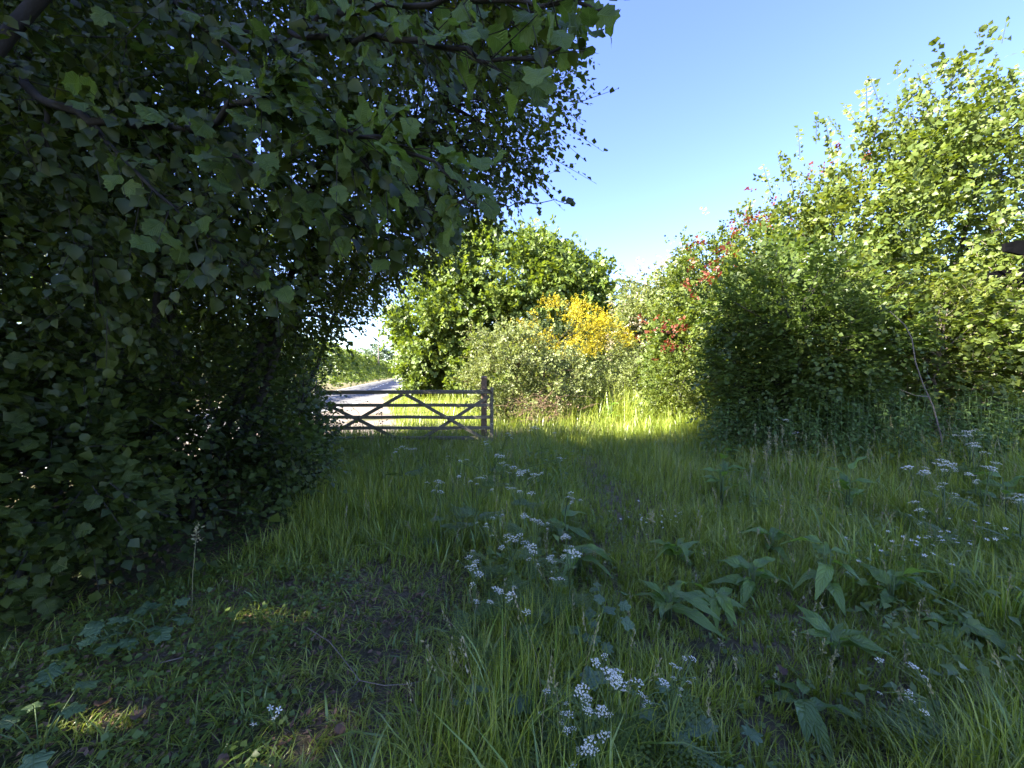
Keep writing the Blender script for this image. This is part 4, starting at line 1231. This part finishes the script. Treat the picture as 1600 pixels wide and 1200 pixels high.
M_HERBV = leaf_mat('lobed_leaf', [(0.075, 0.131, 0.055), (0.106, 0.169, 0.073), (0.131, 0.194, 0.090)], .34, rough=.4, veins=True, vein_n=5)
L_LOBED = [lobed_mesh('lobed_leaf', k, M_HERBV, s) for k, s in ((5, 1), (7, 2), (5, 3))]
WEEDS = [(858, 1060, .22, 6, .13, 'pale pointed lobed weed left of the foreground flower heads'), (815, 1090, .18, 4, .10, 'small grey green lobed weed beside the larger pale one'),
         (180, 985, .16, 8, .12, 'clump of rounded lobed leaves in the dark lower left'), (130, 1000, .14, 5, .11, 'lobed leaves at the left of the dark clump'),
         (245, 965, .15, 5, .11, 'lobed leaves at the right of the dark clump'),
         (1135, 1150, .20, 6, .11, 'broad leaved weed at the bottom right of centre'), (1065, 1170, .20, 5, .12, 'broad leaved weed at the bottom edge in the grass'),
         (945, 925, .28, 5, .09, 'creeping weed with pale leaves below the dock'), (935, 965, .24, 5, .09, 'second pale creeping weed lower in the grass'),
         (930, 990, .20, 4, .09, 'lowest of the pale creeping weeds in mid foreground'), (735, 1075, .25, 5, .07, 'small leafy weed by the worn earth at bottom centre'), (1010, 1080, .2, 4, .09, 'soft lobed weed right of the foreground flower heads'),
         (350, 1010, .08, 5, .06, 'tiny lobed weed on the worn earth at left'), (60, 1120, .18, 6, .11, 'lobed weed in the bottom left corner')]
for k, (u, v, h, n, s, lab) in enumerate(WEEDS):
    b = on_ground(u, v, h)
    root = thing('lobed_weed', b, lab, 'weed', 'broad leaved weeds in the grass', k * 1.7)
    r = random.Random(k + 5)
    for i in range(n):
        a = 2.4 * i + r.uniform(-.3, .3)
        rad = r.uniform(.03, .13) * (s / .1)
        hh = h * r.uniform(.6, 1.1)
        p = Vector((rad * math.cos(a), rad * math.sin(a), hh))
        o = link('leaf', r.choice(L_LOBED), root)
        o.location = p
        o.rotation_euler = (r.uniform(-.45, .25), r.uniform(-.35, .35), a - math.pi / 2)
        sc = s * r.uniform(.75, 1.25)
        o.scale = (sc, sc, sc)
        w = Wood(); w.tube([(0, 0, -.01), p * .6 + Vector((0, 0, .02)), p + Vector((0, 0, .0))], [.003, .0025, .002], 4); w.build('leaf_stalk', M_STEM, root)


# ------------------------------------------------------------------ white umbels
def umbel_mesh(seed, dense=1.0):
    r = random.Random(seed)
    V, F, MI = [], [], []
    nu = 12
    for i in range(nu):
        a, rr = 2.4 * i, math.sqrt((i + .5) / nu) * r.uniform(.85, 1.1)
        c = Vector((rr * math.cos(a), rr * math.sin(a), .60 - .34 * rr * rr + r.uniform(-.09, .09)))
        # ray
        b = len(V)
        V += [Vector((-.012, 0, 0)), Vector((.012, 0, 0)), c + Vector((.012, 0, -.04)), c + Vector((-.012, 0, -.04))]
        F.append((b, b + 1, b + 2, b + 3)); MI.append(0)
        for j in range(int(13 * dense)):
            q = c + Vector((r.gauss(0, .085), r.gauss(0, .085), r.gauss(.03, .045)))
            t = r.uniform(0, 6.28)
            s = r.uniform(.045, .08)
            b = len(V)
            tz = [r.uniform(-.03, .03) for _ in range(4)]
            V += [q + Vector((s * math.cos(t + k * 1.571), s * math.sin(t + k * 1.571), tz[k])) for k in range(4)]
            F.append((b, b + 1, b + 2, b + 3)); MI.append(1)
    me = mesh_from('umbel', V, F)
    me.materials.append(M_STEM); me.materials.append(M_UMBEL)
    me.polygons.foreach_set('material_index', MI)
    return me


def fern_mesh(seed):
    r = random.Random(seed)
    V, F = [], []
    def leaflet(p, a, s, e=0):
        b = len(V)
        d = Vector((math.cos(a), math.sin(a), e)); n = Vector((-math.sin(a), math.cos(a), .1))
        V.extend([p, p + d * s * .5 + n * s * .24, p + d * s, p + d * s * .5 - n * s * .24])
        F.append((b, b + 3, b + 2, b + 1))
    for k in range(7):
        y = .25 + .11 * k
        for s in (-1, 1):
            L = .42 * (1 - .1 * k)
            a = math.pi / 2 - s * 1.0
            for m in range(4):
                q = Vector((math.cos(a) * L * m / 4, y + math.sin(a) * L * m / 4, -.25 * y * y - .04 * m))
                leaflet(q, a + .75, L * .32); leaflet(q, a - .75, L * .32)
            leaflet(Vector((math.cos(a) * L, y + math.sin(a) * L, -.25 * y * y - .15)), a, L * .3)
    leaflet(Vector((0, 1.0, -.25)), math.pi / 2, .2)
    return mesh_from('fern_leaf', V, F, M_HERB)


UMB = [umbel_mesh(s, d) for s, d in ((1, 1.0), (2, 1.2), (3, .8), (4, 1.1))]
FERN = [fern_mesh(s) for s in (1, 2)]


def parsley(label, heads, h, group, ur=.032, leaves=4, seed=0, name='cow_parsley', lean=0):
    """heads: list of (u, v, height) where its flower heads show"""
    pts = [on_ground(u, v, hh) for u, v, hh in heads]
    b = sum(pts, Vector()) / len(pts)
    b = b + Vector((lean, 0, 0))
    b.z = float(ground_z(b.x, b.y))
    root = thing(name, b, label, 'wildflower', group)
    r = random.Random(seed)
    w = Wood()
    fork = Vector((0, 0, h * .5))
    w.tube([(0, 0, -.02), (.01, .0, h * .25), fork], [.0045, .004, .0035], 5)
    for (u, v, hh), p in zip(heads, pts):
        t = Vector((p.x - b.x, p.y - b.y, hh))
        m = fork.lerp(t, .5) + Vector((0, 0, .04))
        wf = Wood(); wf.tube([fork, m, t], [.003, .0025, .002], 4); wf.build('flower_stalk', M_STEM, root)
        o = link('umbel', r.choice(UMB), root)
        o.location = t - Vector((0, 0, .01))
        s = ur * .86 * r.uniform(.6, 1.3)
        o.scale = (s, s, s)
        o.rotation_euler = (r.uniform(-.3, .3), r.uniform(-.3, .3), r.uniform(0, 6))
        for q in range(r.choice((1, 1, 2))):
            t2 = t + Vector((r.gauss(0, .05), r.gauss(0, .05), r.uniform(-.07, .02)))
            wf = Wood(); wf.tube([m, m.lerp(t2, .6) + Vector((0, 0, .01)), t2], [.002, .0017, .0013], 4); wf.build('flower_stalk', M_STEM, root)
            o = link('umbel', r.choice(UMB), root)
            o.location = t2 - Vector((0, 0, .006))
            s2 = s * r.uniform(.45, .85)
            o.scale = (s2, s2, s2)
            o.rotation_euler = (r.uniform(-.4, .4), r.uniform(-.4, .4), r.uniform(0, 6))
    w.build('stem', M_STEM, root)
    for i in range(leaves):
        a = 2.4 * i + r.uniform(0, 1)
        o = link('leaf', r.choice(FERN), root)
        o.location = (0, 0, h * r.uniform(.1, .5))
        o.rotation_euler = (r.uniform(.2, .6), 0, a)
        s = r.uniform(.15, .27)
        o.scale = (s, s, s)


GF = 'white umbel flowers in the foreground grass'
GM = 'white umbel flowers in the middle of the clearing'
GR = 'white umbel flowers by the nettles'
GG = 'white umbel flowers near the gate'
FL = [('pair of white umbels with the biggest head of the bottom cluster', [(958, 1056, .42), (948, 1048, .43), (968, 1066, .41), (930, 1030, .44)], GF, .036),
      ('white umbel plant at the left of the bottom cluster', [(905, 1078, .38), (912, 1072, .39), (918, 1088, .36)], GF, .026),
      ('small white umbel plant just below the bottom cluster left side', [(880, 1107, .36), (890, 1110, .36)], GF, .022),
      ('white umbel plant lowest but two in the bottom cluster', [(940, 1102, .35), (952, 1108, .34)], GF, .027),
      ('pair of small white heads near the bottom centre', [(885, 1132, .32), (896, 1130, .32)], GF, .021),
      ('dense white umbel lowest of all in the foreground', [(922, 1150, .32), (925, 1160, .31), (915, 1157, .31)], GF, .030),
      ('white umbels with small heads right of the bottom cluster', [(1052, 1030, .42), (1062, 1034, .42), (1040, 1060, .38), (1036, 1056, .38)], GF, .020),
      ('single small white umbel low right of the bottom cluster', [(1012, 1088, .34), (1082, 1020, .40)], GF, .016),
      ('white umbel plant with three heads on the left of the middle group', [(733, 862, .55), (744, 868, .55), (740, 878, .53), (748, 888, .52)], GM, .034),
      ('white umbel plant with two heads low in the middle group', [(775, 918, .50), (782, 920, .50), (795, 925, .49), (800, 928, .49)], GM, .030),
      ('white umbel plant in the centre of the middle group', [(820, 845, .56), (830, 852, .55), (834, 860, .54)], GM, .036),
      ('broad white umbel plant at the right of the middle group', [(884, 838, .56), (893, 850, .55), (886, 858, .54), (898, 862, .54)], GM, .036),
      ('white umbel plant with a fading head under the right group', [(860, 875, .5), (866, 878, .5), (876, 905, .46)], GM, .024),
      ('white umbel plant above the centre of the middle group', [(790, 832, .57), (800, 836, .57), (812, 832, .58)], GM, .03),
      ('white umbel plant with heads spread behind the dock', [(820, 802, .58), (834, 806, .57), (842, 808, .57), (846, 812, .56)], GM, .038),
      ('white umbel plant left of the docks with four small heads', [(745, 811, .57), (770, 804, .58), (785, 800, .58), (760, 818, .56)], GM, .026),
      ('wide white umbel cluster at the top of the middle group', [(792, 730, .66), (802, 733, .66), (812, 738, .65), (822, 740, .65), (835, 745, .64)], GM, .048),
      ('white umbel plant under the wide top cluster', [(800, 763, .62), (812, 766, .62), (830, 770, .61)], GM, .038),
      ('white umbel plant with paired heads left of the wide cluster', [(735, 757, .62), (745, 752, .63), (752, 752, .63)], GM, .038),
      ('white umbel plant with two heads far left of the middle group', [(684, 753, .62), (690, 755, .62), (688, 770, .60)], GM, .034),
      ('single white umbel between the left and wide clusters', [(717, 749, .63), (769, 770, .61)], GM, .032),
      ('thin white umbel plant right of the wide cluster', [(888, 778, .6), (892, 772, .6), (873, 717, .66)], GM, .032),
      ('white umbel plant tall beneath the dark bush', [(1219, 664, .72), (1228, 668, .72), (1245, 690, .66)], GR, .045),
      ('white umbels uppermost in front of the nettles', [(1508, 702, .72), (1518, 700, .72), (1534, 707, .71), (1506, 709, .71)], GR, .040),
      ('white umbels in the middle of the nettle edge group', [(1516, 716, .70), (1524, 720, .70), (1535, 730, .68)], GR, .040),
      ('wide flat white umbels at the left of the nettle edge', [(1419, 734, .68), (1444, 740, .67), (1446, 733, .68)], GR, .050),
      ('flat white umbels above the right hand grass', [(1470, 726, .69), (1464, 733, .68), (1476, 735, .68), (1488, 733, .68)], GR, .042),
      ('white umbels on leaning stems right of the flat ones', [(1548, 742, .66), (1556, 735, .66), (1515, 755, .65), (1527, 763, .64)], GR, .038),
      ('low white umbels nearest the grass at the nettle edge', [(1475, 754, .64), (1492, 770, .62), (1516, 774, .61), (1430, 783, .6)], GR, .034),
      ('white umbels cut by the right edge of the nettles', [(1590, 784, .6), (1598, 788, .6), (1600, 794, .59)], GR, .046),
      ('leaning plant with two small white heads at the lower right', [(1424, 1038, .42), (1430, 1043, .42), (1421, 1080, .38), (1422, 1092, .37)], GF, .020),
      ('white umbel plant in front of the left half of the gate', [(628, 703, .65), (620, 706, .64), (637, 707, .65)], GG, .05),
      ('white umbel plant in front of the right half of the gate', [(768, 664, .62), (793, 678, .62), (797, 680, .61)], GG, .048),
      ('white umbel plant at the foot of the pale shrub', [(832, 673, .62), (840, 675, .62), (866, 681, .6)], GG, .05),
      ('white umbels in the shaded grass just before the path', [(776, 714, .62), (784, 716, .62), (757, 692, .62), (760, 696, .62)], GG, .042),
      ('tiny white umbel alone in the grass before the gate post', [(729, 718, .6), (700, 712, .6), (876, 715, .6)], GG, .036)]
for i, (lab, heads, g, ur) in enumerate(FL):
    parsley(lab, heads, heads[0][2], g, ur, 6 if g != GF else 4, i, lean=(.12 if 'leaning plant' in lab else 0))

# small white starry flowers, each its own little plant
def star_mesh():
    V, F, MI = [], [], []
    for k in range(5):
        a = k * 1.2566
        b = len(V)
        V += [(0, 0, 1), (.9 * math.cos(a - .3), .9 * math.sin(a - .3), 1.12), (1.2 * math.cos(a), 1.2 * math.sin(a), 1.1), (.9 * math.cos(a + .3), .9 * math.sin(a + .3), 1.12)]
        F.append((b, b + 1, b + 2, b + 3))
    me = mesh_from('starry_flower', V, F, M_UMBEL)
    return me


STAR = star_mesh()
w = Wood(); w.tube([(0, 0, -1), (.02, 0, 0)], [.012, .008], 4)
STALK = mesh_from('flower_stalk', w.V, w.F, M_STEM)


def star(u, v, h, s, label, group):
    b = on_ground(u, v, h)
    root = thing('starry_flower', b, label, 'wildflower', group)
    o = link('flower', STAR, root); o.location = (0, 0, h - s); o.scale = (s, s, s); o.rotation_euler = (random.uniform(-.4, .6), random.uniform(-.4, .4), random.uniform(0, 6))
    o = link('stalk', STALK, root); o.location = (0, 0, h - .005); o.scale = (.1, .1, h)


for i in range(58):
    u, v = random.gauss(1450, 75), random.gauss(838, 22)
    if u > 1590: continue
    star(u, v, .30, .014, 'tiny white flower dotted in the grass below the nettles', 'tiny white flowers in the right grass')
for i in range(34):
    u, v = random.gauss(1040, 45), random.gauss(808, 14)
    star(u, v, .14, .012, 'tiny white clover flower dotted along the worn path', 'tiny white flowers along the path')
for u, v, lab in ((434, 1098, 'small white flower uppermost on the worn earth at lower left'), (430, 1112, 'small white flower lowest of the pair on the worn earth'), (394, 1122, 'single small white flower left of the pair on worn earth'), (420, 1096, 'tiniest white flower beside the pair on worn earth')):
    star(u, v, .10, .014, lab, 'white flowers on the worn earth')

# tall grass stalks with seed heads
def stalk(u, v, h, label, group, lean):
    b = on_ground(u, v, h)
    root = thing('grass_stalk', b, label, 'grass stalk', group)
    w = Wood(); top = Vector((lean, 0, h)); w.tube([(0, 0, -.02), (lean * .3, 0, h * .5), top], [.0022, .0018, .0012], 4); w.build('stem', M_SEED, root)
    P = np.array([list(b + top.lerp(Vector((lean * .75, 0, h * .78)), random.random())) for _ in range(30)])
    D = nrm(rng.normal(0, .35, P.shape) + [lean, 0, 1])
    bulk('seed_head', sprays(P, D, nrm(rng.normal(0, 1, P.shape)), .03, 2, .022), KN, M_SEED, root, b, kind=None)


STN = ('outermost at left', 'shorter one near the left', 'tall one left of the middle', 'short one in the middle', 'middle one', 'tall one right of the middle', 'short stray at far left', 'short stray at far right')
for i, (u, v) in enumerate(((1182, 668), (1192, 690), (1198, 672), (1205, 700), (1213, 680), (1225, 672), (1172, 700), (1236, 705))):
    stalk(u, v, .78, ('thin grass stalk with seed head, %s below the dark bush' % STN[i]), 'grass stalks below the dark bush', random.uniform(-.08, .08))
stalk(296, 826, .62, 'single pale grass seed head before the left hedge', None, .05)
stalk(1028, 800, .55, 'grass seed head in the middle of the path grass', None, -.05)

# dry stick on the ground, fallen leaves
def ground_pts(l, h=.05):
    return [on_ground(u, v, h) + Vector((0, 0, h)) for u, v in l]


root = thing('fallen_stick', on_ground(560, 1050, .05), 'thin pale forked stick lying in the grass of the lower middle', 'stick')
for nm, l, r0 in (('stick', [(480, 978), (515, 998), (540, 1025), (562, 1052)], .0035), ('side_twig', [(562, 1052), (600, 1058), (640, 1056), (668, 1050)], .0028), ('side_twig', [(562, 1052), (548, 1066), (535, 1075)], .0018)):
    p = ground_pts(l, .10)
    w = Wood(); w.tube([q - root.location for q in p], list(np.linspace(r0, r0 * .5, len(p))), 5); w.build(nm, M_PALEBARK, root)
root = thing('fallen_stick', on_ground(290, 1030, .05), 'short pale stick on the earth of the lower left', 'stick')
p = ground_pts([(250, 1040), (285, 1030), (310, 1015)], .06)
w = Wood(); w.tube([q - root.location for q in p], [.004, .0035, .002], 5); w.build('stick', M_PALEBARK, root)

FALLEN = [leaf_mesh('fallen_leaf', tpl_outline(HAZEL, .5, -.25, .1, .06, s), M_BROWNL) for s in (1, 2)]
FLV = [(212, 1122, 'brown curled leaf on the earth at lower left'), (340, 1188, 'brown leaf at the bottom edge left of centre'), (385, 905, 'pale brown leaf in the grass before the left hedge'),
       (28, 955, 'brown leaf in the ground cover by the left edge'), (312, 958, 'small pale leaf on the ground cover at left'), (165, 1098, 'tan leaf lit on the ground at lower left'), (95, 1185, 'brown leaf in the bottom left corner'),
       (700, 1080, 'pale curled leaf on the bare earth at bottom centre'), (540, 1120, 'small brown leaf in the worn grass at bottom'), (40, 873, 'dry leaf under the hazel shoots at left edge'), (1222, 1052, 'brown withered leaf beside the small dock at lower right')]
for k, (u, v, lab) in enumerate(FLV):
    o = link('fallen_leaf', FALLEN[k % 2])
    o.location = on_ground(u, v, .05) + Vector((0, 0, .05))
    s = random.uniform(.045, .07)
    o.scale = (s, s, s)
    o.rotation_euler = (random.uniform(-.4, .4), random.uniform(-.4, .4), random.uniform(0, 6))
    props(o, lab, 'leaf', 'fallen brown leaves')
